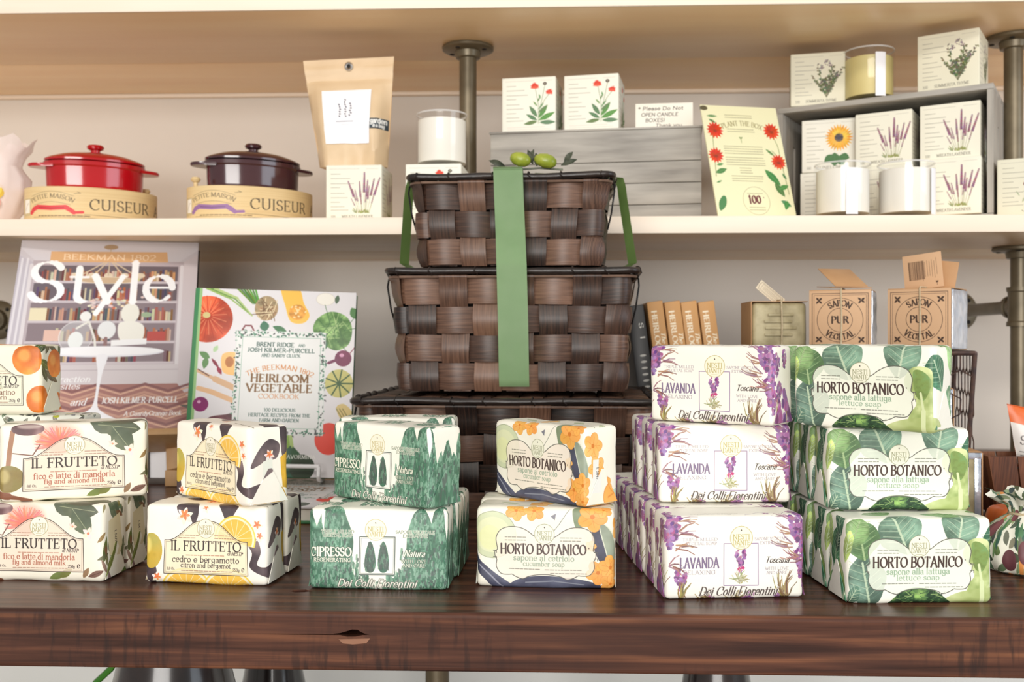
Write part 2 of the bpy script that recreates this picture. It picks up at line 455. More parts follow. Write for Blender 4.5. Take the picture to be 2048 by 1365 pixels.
def art_lemon():
    cv = wrap_canvas((251, 246, 234))
    dk = (84, 70, 76)
    for p in ([(26, 0), (32, -8), (42, -6), (44, 6), (40, 14), (36, 6), (30, 8)], [(60, -6), (76, -2), (72, 8), (68, 14), (64, 6)],
              [(84, 20), (92, 24), (95, 33), (92, 42), (99, 44), (112, 42), (110, 52), (96, 50), (86, 44), (88, 34), (83, 26)],
              [(102, 30), (108, 18), (118, 10), (127, 14), (125, 24), (114, 26)], [(6, 40), (10, 52), (6, 60), (-2, 50), (-4, 40)], [(-30, 10), (-14, 2), (-8, 14), (-20, 26)],
              [(84, -20), (100, -28), (120, -22), (104, -14)], [(20, -30), (40, -34), (36, -22)], [(128, -4), (136, 4), (134, 30), (129, 20)], [(-36, 36), (-22, 32), (-20, 48), (-32, 52)]):
        cv.blob(p, dk, var=.3, col2=(120, 104, 104))
    cv.line([(62, -14), (80, -8), (96, -4), (112, -10), (128, -4)], .9, (110, 92, 70))
    cv.ell(5, 34, 9, 13, (226, 190, 72), var=.2, col2=(170, 160, 80)); cv.ell(2, 30, 3, 6, (245, 225, 130), soft=14, al=.8)
    slice_(cv, 74, 24, 17, 17, -180, 20)
    for i in range(2): slice_(cv, 34+34*i, 62, 21, 16, -180, 0)
    cv.poly([(104, 60), (112, 44), (130, 46), (138, 60)], (226, 180, 76), var=.15); slice_(cv, -16, 62, 16, 14, -180, 0)
    cv.poly([(128, 24), (138, 18), (138, 48), (130, 46)], (222, 176, 60), var=.2)
    for x, y, r in ((33, 8, 7), (50, 2, 4), (92, 14, 5), (10, 54, 5), (94, 22, 4), (118, 22, 5), (48, -14, 6), (-14, 20, 6)):
        bloom(cv, x, y, r, 6, (250, 236, 222), None, R_.uniform(0, 60), .5); bloom(cv, x, y-1, r*.65, 5, (232, 140, 92), (236, 120, 70), 10, .5)
    cv.poly([(112, 26), (121, 24), (122, 50), (113, 52)], (238, 240, 228)); cv.text('L 5026', 118.4, 38, 2.8, INK, rot=90, serif=0)
    frutteto(cv, 'cedro e bergamotto', 'citron and bergamot', (246, 232, 196), (66, 58, 56))
    return cv
def art_orange():
    cv = wrap_canvas((240, 236, 214))
    for i in range(26):
        leaf(cv, R_.uniform(-36, 130), R_.uniform(-34, 56), R_.uniform(14, 26), R_.uniform(0, 360), 7, jit((98, 108, 66), 18), (150, 160, 105), var=.25)
    for x, y, r in ((10, 10, 12), (88, 12, 13), (99, 46, 12), (14, 52, 12), (122, 16, 12), (60, -16, 13), (52, 60, 10), (-24, 30, 12), (128, 50, 9)):
        cv.ell(x, y, r, None, (236, 124, 40), var=.2, col2=(245, 150, 60)); cv.ell(x-3, y-3, r*.4, None, (250, 180, 96), soft=18, al=.7)
    frutteto(cv, 'arancio e mandarino', 'orange and mandarin', (228, 226, 204), (120, 80, 60)); return cv
def art_olive():
    cv = wrap_canvas((228, 230, 218))
    for i in range(150):
        leaf(cv, R_.uniform(-38, 138), R_.uniform(-38, 60), R_.uniform(6, 13), R_.uniform(0, 360), 3.6, jit(R_.choice([(70, 78, 66), (46, 48, 48), (130, 138, 120), (150, 150, 150)]), 12), (190, 195, 180), var=.3)
    for i in range(26):
        x, y = R_.uniform(-36, 136), R_.uniform(-36, 58); cv.ell(x, y, 3.4, 2.7, R_.choice([(52, 44, 46), (176, 180, 60), (92, 70, 78)]), rot=R_.uniform(0, 90)); cv.ell(x-1, y-1, .9, .6, (225, 225, 215))
    return cv
def horto(cv, sub1, sub2, fill, ink2):
    R = [(50, 21.5), (57, 21), (62, 17.5), (68, 14.6), (76, 14), (82.5, 16.5), (85.5, 22), (85, 27), (84.6, 30.5), (86.4, 32), (86.2, 36), (85, 38), (85.4, 43), (82, 48), (76, 48.6), (74, 48.4), (71, 50), (66, 51.5), (62, 49.6), (56, 48.4), (50, 48)]
    pts = R+[(100-x, y) for x, y in R[-2:0:-1]]
    cv.poly(smooth(pts, 3), fill, al=.82, line=(96, 96, 88), lw=.55)
    for sx in (86.4, 13.6):
        for y in (31.5, 36): cv.line([(sx-1.2, y), (sx+1.2, y), (sx+1.2, y+1.6)], .45, (96, 96, 88))
    emblem(cv, 49.5, 19, 7.2, (240, 240, 220), (150, 152, 120))
    for x0, x1 in ((21, 36), (61, 76)):
        tiny(cv, x0, x1, 21.5, (110, 112, 100)); tiny(cv, x0, x1, 23.7, (110, 112, 100))
    cv.text('HORTO BOTANICO', 48.6, 33.4, 7.0, (74, 58, 54), w=62, thick=.18, thin=.08, serif=.07); cv.text('*', 81.5, 30, 2, INK)
    cv.text(sub1, 49, 38.2, 4.1, ink2, w=44, thick=.17, thin=.08)
    cv.text(sub2, 49, 42.2, 3.7, ink2, w=30, thick=.15, thin=.07)
    tiny(cv, 24, 46, 44.4, (110, 110, 100)); tiny(cv, 50, 76, 44.6, (110, 110, 100)); tiny(cv, 54, 80, 47, (110, 110, 100))
def art_cucumber():
    cv = wrap_canvas((243, 240, 226))
    gb = (72, 74, 96)
    cv.ell(12, 20, 17, 17, (206, 214, 178), line=(150, 160, 130), lw=.4); cv.ell(12, 20, 13, 13, (222, 226, 186)); cv.ell(10, 22, 8, 9, (226, 230, 178))
    for k in range(6):
        cv.line([(-6+24*k, -6-3*(k % 2)), (2+24*k, -12), (12+24*k, -9), (18+24*k, -14)], .7, (150, 165, 130)); leaf(cv, -10+26*k, -22, 16, 20, 7, (196, 206, 172), (150, 165, 130))
    cv.blob([(0, 36), (4, 40), (14, 48), (26, 56), (30, 62), (16, 62), (6, 52), (-4, 44), (-20, 30), (-36, 26), (-30, 16), (-16, 22)], gb, var=.2, col2=(100, 104, 128))
    cv.line([(2, 42), (12, 51), (20, 59)], [.6, 1.4, .8], (150, 152, 168))
    cv.blob([(22, 58), (30, 52), (46, 49), (66, 50), (84, 53), (94, 58), (94, 63), (20, 63)], gb, var=.15, col2=(98, 102, 122)); cv.line([(36, 54), (56, 52.6), (78, 55)], [.5, 1.2, .5], (138, 142, 156))
    cv.blob([(84, 12), (90, 10), (97, 24), (100, 38), (94, 42), (88, 36), (84, 24)], (78, 80, 98), var=.2)
    cv.blob([(89, 11), (96, 14), (103, 28), (102, 40), (97, 40), (93, 28)], (156, 168, 150), var=.15, line=(220, 225, 205), lw=.8)
    cv.blob([(70, 0), (78, -6), (84, -2), (78, 12), (72, 14)], (140, 156, 124), var=.2)
    def cuc_flower(x, y, r, rot):
        
        for q_ in range(5):
            a_ = math.radians(rot+72*q_); c_ = jit((238, 172, 84), 8)
            cv.ell(x+r*.5*math.cos(a_), y+r*.5*math.sin(a_), r*.5, r*.42, c_, rot=rot+72*q_, line=(222, 146, 66), lw=.25, col2=(246, 196, 118))
            cv.line([(x, y), (x+r*.7*math.cos(a_), y+r*.7*math.sin(a_))], .4, (220, 140, 60), .8)
        cv.ell(x, y, r*.16, None, (214, 126, 44), n=10)
    for x, y, r, q in ((29, 2, 8, 10), (42, 2, 8, 40), (84, 6, 11, 80), (92, 0, 7, 30), (88, 46, 9, 20), (97, 42, 9, 50), (108, 14, 10, 0), (112, 30, 9, 30), (83, 27, 4, 0), (97, 54, 8, 70), (46, -16, 9, 0), (122, 44, 7, 20), (-22, 6, 9, 0)):
        cuc_flower(x, y, r, q)
    cv.line([(68, 0), (60, 12), (52, 22)], .4, (120, 125, 115)); cv.poly([(54, 6), (58, 4), (57, 9)], (130, 130, 140))
    cv.poly([(108, 24), (114, 24), (114, 44), (108, 44)], (236, 238, 232)); cv.text('L 5041', 112, 34, 2.5, INK, rot=90, serif=0)
    cv.poly([(104, 60), (114, 50), (138, 46), (138, 60)], (196, 214, 196))
    horto(cv, 'sapone al cetriolo', 'cucumber soap', (243, 232, 216), (150, 170, 148)); return cv
def big_leaf(cv, x, y, L, ang, wd, col, vein):
    c, q = math.cos(math.radians(ang)), math.sin(math.radians(ang)); pts = []
    T = lambda a, b: (x+a*c-b*q, y+a*q+b*c)
    prof = [(0, .12), (.15, .5), (.35, .88), (.6, 1), (.85, .72), (1, .25)]
    up = [(t*L, v*wd/2*R_.uniform(.9, 1.1)) for t, v in prof]; dn = [(t*L, -v*wd/2*R_.uniform(.9, 1.1)) for t, v in prof[::-1]]
    cv.poly(smooth([T(a, b) for a, b in up+[(L*1.04, 0)]+dn], 4), col, var=.12, col2=tuple(min(255, v*1.28+8) for v in col), nz=2.2)
    cv.line([T(0, 0), T(L*.9, 0)], [wd*.09, .4], vein)
    for k in range(1, 14):
        t = .06*k
        for s in (-1, 1): cv.line([T(t*L, s*wd*R_.uniform(.0, .06)), T((t+.14)*L, s*wd*R_.uniform(.3, .44)*(1-.45*abs(t-.5)))], [.9, .3], R_.choice([tuple(v*.82 for v in col), tuple(min(255, v*1.22) for v in col)]), .35)
    for k in range(1, 6):
        t = .12+.14*k
        for s in (-1, 1): cv.line([T(t*L, 0), T((t+.17)*L, s*wd*.4*(1-.35*abs(t-.5)))], [.7, .15], vein, .7)
def art_lettuce():
    cv = wrap_canvas((246, 246, 234))
    G = [(98, 126, 108), (90, 116, 102), (108, 134, 108), (122, 146, 102)]
    big_leaf(cv, 42, 24, 30, -112, 30, G[0], (190, 210, 180)); big_leaf(cv, 76, 22, 34, -80, 26, G[0], (196, 214, 186)); big_leaf(cv, 16, 62, 36, -100, 28, G[1], (186, 206, 176))
    big_leaf(cv, 12, 28, 26, -100, 26, (92, 126, 84), (160, 184, 136)); big_leaf(cv, 2, 20, 22, -70, 18, (106, 136, 88), (160, 184, 136))
    big_leaf(cv, 112, 30, 26, -120, 22, (66, 116, 88), (180, 200, 170))
    for x, y, L, a, wd, c in ((-8, 60, 34, -110, 15, (120, 146, 88)), (-24, 40, 30, -80, 17, (70, 118, 84)), (-34, 62, 26, -60, 14, (100, 144, 88)), (-12, 14, 26, -100, 16, (60, 104, 80)), (124, 58, 30, -80, 20, (100, 150, 110)), (132, 20, 26, -100, 14, (130, 168, 110)),
                              (16, -14, 22, -20, 16, (122, 160, 108)), (56, -14, 26, 10, 16, (96, 140, 96)), (92, -20, 24, -10, 16, (120, 160, 100)), (-20, -8, 20, -30, 14, (96, 128, 96)), (-4, 30, 22, -75, 9, (150, 172, 96)), (-16, 62, 30, -85, 10, (142, 166, 92)), (-30, 24, 22, -95, 10, (136, 160, 96)), (-2, 62, 18, -60, 9, (64, 92, 78)), (-20, 26, 16, -70, 9, (58, 88, 74)), (-36, 50, 20, -80, 9, (150, 170, 104))):
        big_leaf(cv, x, y, L, a, wd, c, (190, 208, 176))
    cv.blob([(80, 26), (84, 16), (92, 14), (99, 18), (99, 34), (98, 60), (80, 60), (84, 46), (88, 38)], (164, 186, 112), var=.12, col2=(200, 212, 154), nz=2)
    cv.blob([(66, 56), (80, 50), (102, 48), (112, 56), (110, 64), (64, 64)], (176, 194, 122), var=.1, col2=(206, 216, 164))
    cv.blob([(86, 18), (92, 17), (98, 24), (94, 36), (88, 34)], (140, 168, 92), var=.2, col2=(110, 152, 100), nz=3)
    cv.line([(93, 58), (93, 44), (91, 32)], [3.5, 2.5, .8], (216, 228, 178))
    cv.blob([(30, 62), (34, 52), (44, 47.5), (56, 48), (66, 53), (70, 62)], (56, 92, 62), var=.45, col2=(110, 142, 78), nz=4)
    for i in range(26):
        x = R_.uniform(33, 68); y = R_.uniform(50, 58); cv.line([(x, y), (x+R_.uniform(-5, 5), y+R_.uniform(-3, 3))], [.8, .2], R_.choice([(40, 62, 48), (146, 172, 110), (84, 124, 74)]))
    horto(cv, 'sapone alla lattuga', 'lettuce soap', (236, 242, 226), (150, 176, 150)); return cv
def foliage(cv, x0, x1, top, bot, n, shades, taper=.0):
    B = {c: [] for c in shades}
    for i in range(n):
        u = R_.random()**.8; y = top+(bot-top)*u; hw = (x1-x0)/2*min(1, .12+1.4*u) if taper else (x1-x0)/2
        x = (x0+x1)/2+R_.uniform(-hw, hw); l = R_.uniform(1.4, 3.4)
        B[R_.choice(shades)].append((x, y, x+R_.uniform(-.7, .7), y-l, R_.uniform(.35, .8)))
    for c in shades: cv.segs(B[c], c, .75)
CYR = [(78, 128, 102), (62, 106, 84), (112, 156, 130), (148, 184, 162), (84, 96, 92), (70, 118, 94), (128, 168, 146)]
def art_cypress():
    cv = wrap_canvas((248, 246, 234))
    def tree(x0, x1, top, bot=60, n=420):
        m = (x0+x1)/2; hw = (x1-x0)/2; L = [(m, top)]
        for k in range(1, 9):
            u = k/8; L.append((m+hw*min(1, u*2.1)**.6+R_.uniform(-.8, .8), top+(bot-top)*u))
        Q = [(2*m-x, y) for x, y in L[:0:-1]]
        cv.poly(smooth(L+Q, 3), (88, 134, 110), var=.3, col2=(122, 162, 140), nz=3)
        foliage(cv, x0, x1, top+2, bot, n, CYR, 1)
    tree(4, 32, -12); tree(-22, 8, -14); tree(70, 92, -6); tree(86, 108, -10); tree(-44, -20, 0)
    for x in (104, 113, 120, 127, 134): tree(x-7, x+6, R_.uniform(2, 20), n=200)
    cv.poly([(97, -4), (102, -2), (103.5, 12), (101, 22), (99, 14)], (250, 249, 240), soft=4)
    cv.poly([(9, -2), (12, 0), (11, 16), (9.5, 10)], (250, 249, 240), soft=3)
    foliage(cv, -38, 44, 46, 62, 800, CYR); foliage(cv, 56, 138, 46, 62, 800, CYR); foliage(cv, 44, 62, 53, 62, 60, CYR)
    foliage(cv, 20, 36, 34, 56, 120, CYR); foliage(cv, 66, 80, 30, 56, 160, CYR)
    for x in (4, 40, 76, 104): foliage(cv, x-6, x+16, -30, -14, 120, CYR)
    tiny(cv, 34, 66, -12, INK)
    cv.poly([(37, 20), (62.5, 20), (62, 47), (36.5, 47)], (248, 247, 238), line=(80, 92, 86), lw=.6); cv.line([(38, 21), (61.5, 21), (61, 46), (37.6, 46)], .2, (80, 92, 86), closed=True)
    for m in (44.5, 54):
        cv.poly(smooth([(m, 23), (m+3, 30), (m+4, 40), (m+2, 45), (m-2, 45), (m-4, 40), (m-3, 30)], 3), (70, 112, 92), var=.2); foliage(cv, m-3.6, m+3.6, 26, 45, 90, [(56, 92, 74), (112, 146, 126), (80, 90, 86)], 1)
    emblem(cv, 48.5, 15, 7.6, (246, 242, 222), (190, 178, 120))
    cr = (244, 244, 226); dk = (56, 84, 66)
    cv.text('CIPRESSO', 16, 34, 6.2, cr, w=30, thick=.2, thin=.08, ol=dk, olw=.35); cv.text('REGENERATING', 17, 38, 2.5, cr, w=27, thick=.2, thin=.12, ol=dk, olw=.25)
    cv.text('TRIPLE MILLED', 21, 17.4, 2.1, (90, 110, 96), w=24, ol=cr, olw=.2); cv.text('VEGETAL SOAP', 21, 20.2, 2.1, (90, 110, 96), w=22, ol=cr, olw=.2)
    cv.text('SAPONE VEGETALE', 77, 17.4, 2.1, (90, 110, 96), w=28, ol=cr, olw=.2); cv.text('EXTRAFINE', 77, 20.2, 2.1, (90, 110, 96), w=18, ol=cr, olw=.2)
    cv.text('Natura', 76, 34, 4.8, cr, w=15, shear=.35, serif=0, ol=dk, olw=.3); cv.text('WITH LOVE', 76, 38.4, 2.3, cr, w=18, ol=dk, olw=.25); cv.text('AND CARE', 76, 41.4, 2.3, cr, w=16, ol=dk, olw=.25)
    cv.text('Dei Colli Fiorentini', 49, 56, 5.6, (240, 238, 226), w=57, shear=.35, serif=0, ol=(92, 92, 84), olw=.3); return cv
def art_lavender():
    cv = wrap_canvas((248, 246, 236))
    def bunch(x, y, s, n=7):
        for i in range(int(60*s)):
            a = R_.uniform(0, 6.28); r = R_.random()**.55; cv.ell(x+4.6*s*r*math.cos(a)*(1-.35*math.sin(a)), y+8*s*r*math.sin(a), R_.uniform(.9, 1.7)*s, None, jit(R_.choice([(146, 100, 156), (170, 128, 176), (112, 74, 124), (172, 104, 150)]), 14), n=8, al=.9)
    def blades(x, y, n, l, a0, a1, cols=((150, 132, 84), (176, 160, 110), (124, 100, 76))):
        for i in range(n):
            a = math.radians(R_.uniform(a0, a1)); L = R_.uniform(.6, 1)*l
            x1, y1 = x+R_.uniform(-3, 3), y+R_.uniform(-2, 2); cv.line([(x1, y1), (x1+.6*L*math.cos(a), y1+.6*L*math.sin(a)), (x1+L*math.cos(a+.15), y1+L*math.sin(a+.15))], [1.1, .9, .2], jit(R_.choice(cols), 10), .9)
    pinks = ((150, 110, 130), (170, 130, 110), (130, 90, 90))
    for yy in (2, 12, 22): blades(10, yy, 5, 14, -40, 10, pinks); blades(90, yy, 5, 14, 170, 220, pinks)
    for x, y, s in ((6, 4, 1.2), (3, 14, 1.2), (11, 44, .9), (94, 6, 1.2), (99, 16, 1.2), (98, 30, 1), (101, 42, 1.1), (106, 14, 1), (110, 34, 1), (96, -8, 1.1), (2, -10, 1), (-10, 10, 1), (-14, 30, .8), (-24, 20, 1), (120, 10, .9), (60, 60, .9), (82, 60, .8), (32, 60, .7)): bunch(x, y, s)
    blades(12, 58, 12, 14, -130, -60); blades(86, 58, 22, 20, -125, -60); blades(50, 60, 20, 9, -150, -30); blades(30, 60, 12, 10, -150, -50); blades(-12, 58, 14, 26, -110, -60); blades(-26, 56, 12, 26, -110, -60); blades(112, 58, 16, 24, -110, -60); blades(4, 34, 8, 10, -60, 40, pinks); blades(96, 30, 8, 12, 140, 230, pinks)
    for i in range(5): blades(-6-7*i, R_.uniform(10, 40), 5, 18, -100, -70, pinks)
    tiny(cv, 24, 50, -5, INK); tiny(cv, 20, 54, -8, INK); cv.line([(58, -3), (70, -10), (88, -10), (84, -3)], .4, (140, 120, 150)); bunch(74, -6, .4)
    emblem(cv, 54.5, 15.6, 8, (244, 240, 218), (180, 168, 104))
    cv.line([(42, 19.5), (66.5, 19.5), (66.5, 48.5), (42, 48.5)], .55, (150, 128, 164), closed=True); emblem(cv, 54.5, 15.6, 8, (244, 240, 218), (180, 168, 104))
    bunch(54, 29, .78); bunch(54, 37, .4)
    for i in range(5): bloom(cv, 54+R_.uniform(-2, 2), 38+R_.uniform(-2, 2), 1.3, 5, (196, 70, 130), None)
    for a in (-150, -130, -110, -70, -50, -30, 10, 170): blades(54, 45, 2, 8, a, a+10, ((160, 156, 110), (200, 196, 160)))
    g = (160, 150, 160)
    cv.text('LAVANDA', 24.5, 36, 6.8, (128, 112, 142), w=28, thick=.2, thin=.08); cv.text('RELAXING', 24.5, 40.4, 2.6, g, w=23)
    cv.text('TRIPLE MILLED', 25, 17.4, 2.0, g, w=25); cv.text('VEGETAL SOAP', 26, 20.2, 2.0, g, w=22)
    cv.text('SAPONE VEGETALE', 76, 17.4, 2.0, g, w=24); cv.text('EXTRAFINE', 76, 20.2, 2.0, g, w=16)
    cv.text('Toscana', 80, 33, 4, INK, w=17, shear=.35, serif=0); cv.text('WITH LOVE', 80, 38, 2.0, g, w=17); cv.text('AND CARE', 80, 41, 2.0, g, w=15)
    cv.text('Dei Colli Fiorentini', 52, 55.4, 6, (92, 84, 80), w=56, shear=.35, serif=0, ol=(236, 230, 222), olw=.3); return cv
# ---- candle cartons, 100 x 100
def carton(col=(232, 229, 212)): return Cv(0, 0, 100, 100, 3.6, col)
def carton_text(cv, title, g=(150, 148, 136)):
    cv.line([(6, 7), (60, 7)], .35, g); cv.line([(72, 7), (94, 7)], .35, g)
    for i, y in enumerate((16, 24, 33, 40, 50, 58, 66, 74, 80)):
        tiny(cv, 9, 26+14*((i*7) % 3)/2+ (10 if i in (1, 2) else 0), y, g, 1.7)
    if title: cv.text(title, 56, 94, 5, (110, 106, 96), w=56, thick=.14); cv.text('100', 13, 94, 4.6, g)
def art_box_lavender():
    cv = carton((238, 236, 220)); carton_text(cv, 'WREATH LAVENDER')
    for x, y, h, a in ((64, 84, 56, -4), (68, 84, 72, 1), (62, 84, 42, -14), (72, 84, 48, 7), (74, 84, 62, 12), (58, 85, 30, -26), (70, 84, 36, 3), (76, 84, 66, 19), (66, 84, 40, -8), (60, 84, 60, -20), (70, 84, 58, 5), (64, 84, 30, -2), (78, 84, 34, 14), (60, 84, 44, -17)):
        sprig(cv, x, y, h, a, (138, 92, 116), (136, 138, 96), .9 if h > 45 else .8)
    for i in range(16): leaf(cv, R_.uniform(52, 80), 86, R_.uniform(6, 14), R_.uniform(-150, -30), 2, jit((150, 158, 100), 14))
    return cv
def marigold(cv, x, y, r, col=(214, 66, 48)):
    bloom(cv, x, y, r, 14, col, None, 5, .36); bloom(cv, x, y-r*.1, r*.62, 11, tuple(v*.9 for v in col), None, 20, .4)
def art_box_marigold():
    cv = carton((240, 239, 226)); carton_text(cv, None); cv.line([(10, 92), (80, 92)], .5, (226, 190, 180)); cv.line([(10, 96), (90, 96)], .5, (226, 190, 180))
    for p in ([(68, 86), (68, 50), (62, 20)], [(68, 70), (74, 44), (80, 16)], [(68, 60), (80, 42), (88, 32)]): cv.line(p, .8, (110, 140, 96))
    for x, y, L, a, w in ((66, 74, 26, -125, 8), (68, 76, 30, -55, 8), (68, 80, 34, -25, 9), (66, 80, 24, -150, 7), (66, 82, 26, 170, 7), (70, 84, 30, 0, 8), (68, 60, 16, -50, 3), (66, 54, 12, -130, 3), (68, 66, 22, -40, 5), (66, 46, 10, -60, 3), (72, 40, 9, -110, 3)):
        leaf(cv, x, y, L, a, w, jit((92, 140, 84), 14), (140, 170, 120))
    for x, y, r in ((61, 18, 8), (88, 29, 7)):
        for k in range(14): leaf(cv, x, y, r*R_.uniform(.7, 1.1), -180+180*k/13*1.3-20, 3, jit((216, 66, 48), 16))
        cv.ell(x, y+1.5, r*.9, r*.3, (226, 90, 66))
    cv.ell(80, 13, 3.6, 3, (70, 62, 56)); cv.ell(80, 13, 1.6, 1.3, (170, 160, 140)); return cv
def art_box_thyme():
    cv = carton((228, 225, 204)); carton_text(cv, 'SUMMERITA THYME')
    for i in range(15):
        a = math.radians(-90+R_.uniform(-34, 30)); L = R_.uniform(34, 66); x0, y0 = 66, 86
        cv.line([(x0, y0), (x0+L*math.cos(a), y0+L*math.sin(a))], .5, (110, 108, 80))
        for k in range(22):
            t = R_.uniform(.25, 1); leaf(cv, x0+L*t*math.cos(a), y0+L*t*math.sin(a), R_.uniform(3, 6), R_.uniform(0, 360), 2.2, jit((92, 100, 70), 20))
    for x, y in ((66, 18), (58, 28), (72, 24), (84, 44)):
        for k in range(14): cv.ell(x+R_.gauss(0, 2.2), y+R_.gauss(0, 2.2), 1.1, None, jit((128, 112, 122), 16), n=7)
    return cv
def art_box_sunflower():
    cv = carton((236, 234, 222)); carton_text(cv, 'SUNFLOWER')
    for x, y, L, a, w in ((60, 64, 26, 90, 20), (58, 68, 22, 140, 14), (70, 70, 18, 20, 14), (66, 70, 22, 60, 16)): leaf(cv, x, y, L, a, w, (72, 118, 70), (100, 140, 90))
    bloom(cv, 68, 36, 26, 26, (232, 164, 42), None, 0, .22); bloom(cv, 68, 36, 19, 20, (244, 190, 70), None, 7, .26)
    cv.ell(68, 36, 8, None, (104, 92, 84), var=.4, nz=6); cv.ell(68, 36, 4, None, (70, 70, 84)); return cv
def art_box_poppy():
    cv = carton((228, 226, 206)); carton_text(cv, None)
    for p in ([(62, 92), (58, 60), (56, 30)], [(64, 92), (52, 64), (44, 44)], [(66, 92), (76, 66), (84, 50)], [(64, 92), (66, 70), (60, 52)]): cv.line(p, .7, (140, 148, 120))
    for i in range(40): leaf(cv, 58+R_.gauss(0, 12), R_.uniform(58, 94), R_.uniform(5, 11), R_.uniform(-150, -30), 1.5, jit((150, 156, 130), 14))
    bloom(cv, 57, 24, 15, 6, (206, 44, 46), (70, 40, 44), 20, 1.0); cv.ell(44, 44, 3.4, 4, (120, 60, 56)); cv.ell(84, 48, 3, 4, (130, 110, 90)); return cv
def art_plant_card():
    cv = Cv(0, 0, 100, 140, 4, (232, 229, 190)); g = (140, 134, 104)
    cv.text('PLANT THE BOX', 50, 25, 6, (150, 140, 98), w=52, arc=70); 
    for i, y in enumerate((12, 15, 30, 33)): tiny(cv, 30, 66, y, g, 1.3)
    cv.line([(46, 42), (46, 47)], .6, (90, 120, 60)); leaf(cv, 46, 42, 3, -130, 1.6, (90, 120, 60)); leaf(cv, 46, 42, 3, -50, 1.6, (90, 120, 60))
    for y in (52, 55, 58, 61, 66, 69, 72, 75): tiny(cv, 22, 72, y, g, 1.3)
    for y in (79, 82, 85): tiny(cv, 38, 54, y, g, 1.3)
    for y in (89, 92, 95): tiny(cv, 26, 66, y, g, 1.3)
    cv.line([(52+17*math.cos(t*.2), 119+17*math.sin(t*.2)) for t in range(33)], .4, g)
    for y in (110, 127, 130): tiny(cv, 42, 62, y, g, 1.2)
    cv.text('100', 50, 122, 9, (110, 60, 60), thick=.26); cv.text('*', 62, 117, 3, (110, 60, 60))
    st = (110, 124, 70); gn = (74, 130, 78)
    for p in ([(14, 20), (10, 38), (8, 66), (6, 90)], [(12, 54), (8, 70)], [(86, 28), (93, 50), (94, 76), (96, 110)], [(84, 56), (94, 68)]): cv.line(p, .7, st)
    for x, y, L, a, w in ((6, 14, 14, 0, 3), (8, 18, 10, 30, 3), (6, 86, 16, -20, 6), (9, 76, 9, -10, 3), (70, 80, 26, 48, 9), (80, 96, 20, 60, 8), (84, 104, 14, -20, 6), (76, 54, 14, 40, 3), (92, 84, 9, 60, 3), (84, 118, 14, 30, 6), (92, 118, 12, 110, 6), (5, 98, 8, -20, 2)): leaf(cv, x, y, L, a, w, jit(gn, 12), (130, 165, 110))
    cv.blob([(4, 122), (10, 114), (14, 116), (12, 126), (4, 132)], gn)
    for x, y, r in ((14, 32, 11), (10, 64, 10), (88, 31, 11), (90, 70, 10)): marigold(cv, x, y, r, (214, 64, 38)); cv.ell(x, y+1, 2.4, 1.6, (150, 60, 40))
    cv.ell(4, 4, 5, 3, (96, 90, 66)); return cv
def art_note():
    cv = Cv(0, 0, 100, 46, 5, (244, 240, 228)); k = (60, 50, 48)
    cv.text('* Please Do Not', 44, 12, 6, k, w=78, serif=0, shear=.12, thick=.16, thin=.13); cv.text('OPEN CANDLE', 42, 23, 6, k, w=64, serif=0, shear=.12, thick=.16, thin=.13)
    cv.text('BOXES!', 34, 33, 6, k, w=34, serif=0, shear=.12, thick=.16, thin=.13); cv.text('Thank you', 58, 42, 5.5, k, w=46, serif=0, shear=.12, thick=.16, thin=.13); return cv
def art_savon():
    c = (206, 168, 132); k = (72, 54, 44)
    cv = Cv(0, 0, 100, 100, 4, c)
    cv.line([(5, 5), (95, 5), (95, 95), (5, 95)], .9, k, closed=True); cv.line([(8, 8), (92, 8), (92, 92), (8, 92)], .5, k, closed=True)
    for r in (37, 20): cv.line([(50+r*math.cos(t*.1), 50+r*math.sin(t*.1)) for t in range(63)], .8, k, closed=True)
    cv.text('SAPON', 50, 26, 9.5, k, w=33, arc=28, thick=.24, serif=.09); cv.text('PUR', 50, 55, 11, k, w=28, thick=.26, serif=.09); cv.text('VEGETAL', 50, 83, 9.5, k, w=54, arc=-38, thick=.24, serif=.09)
    for x, y in ((16, 17), (84, 17), (16, 83), (84, 83)):
        for a in (45, 135, 225, 315): leaf(cv, x, y, 7, a+R_.uniform(-12, 12), 3.4, k)
        cv.line([(x-4, y+4), (x+4, y-4)], .6, k)
    return cv
def art_tag_back():
    cv = Cv(0, 0, 100, 90, 3, (206, 168, 132)); k = (90, 66, 50); x = 14
    for i in range(16): b = R_.choice((1, 1.6, 2.4)); cv.poly([(x, 18), (x+b, 18), (x+b, 66), (x, 66)], k); x += b+R_.choice((.8, 1.4))
    for xx in range(50, 92, 6): cv.segs([(xx, 14+R_.uniform(0, 8), xx, 66+R_.uniform(-12, 4), .5)], k, .7)
    leaf(cv, 84, 78, 6, -60, 4, k); leaf(cv, 84, 78, 6, -120, 4, k); cv.line([(84, 74), (84, 84)], .9, k); return cv
def art_tag_small():
    cv = Cv(0, 0, 100, 40, 3, (222, 208, 184)); k = (120, 104, 84)
    cv.line([(8, 5), (92, 5), (96, 20), (92, 35), (8, 35), (4, 20)], 1.2, k, closed=True); cv.line([(14, 9), (86, 9), (86, 31), (14, 31)], .8, k, closed=True)
    for y in (15, 20, 25): tiny(cv, 20, 80, y, k, 2.2)
    return cv
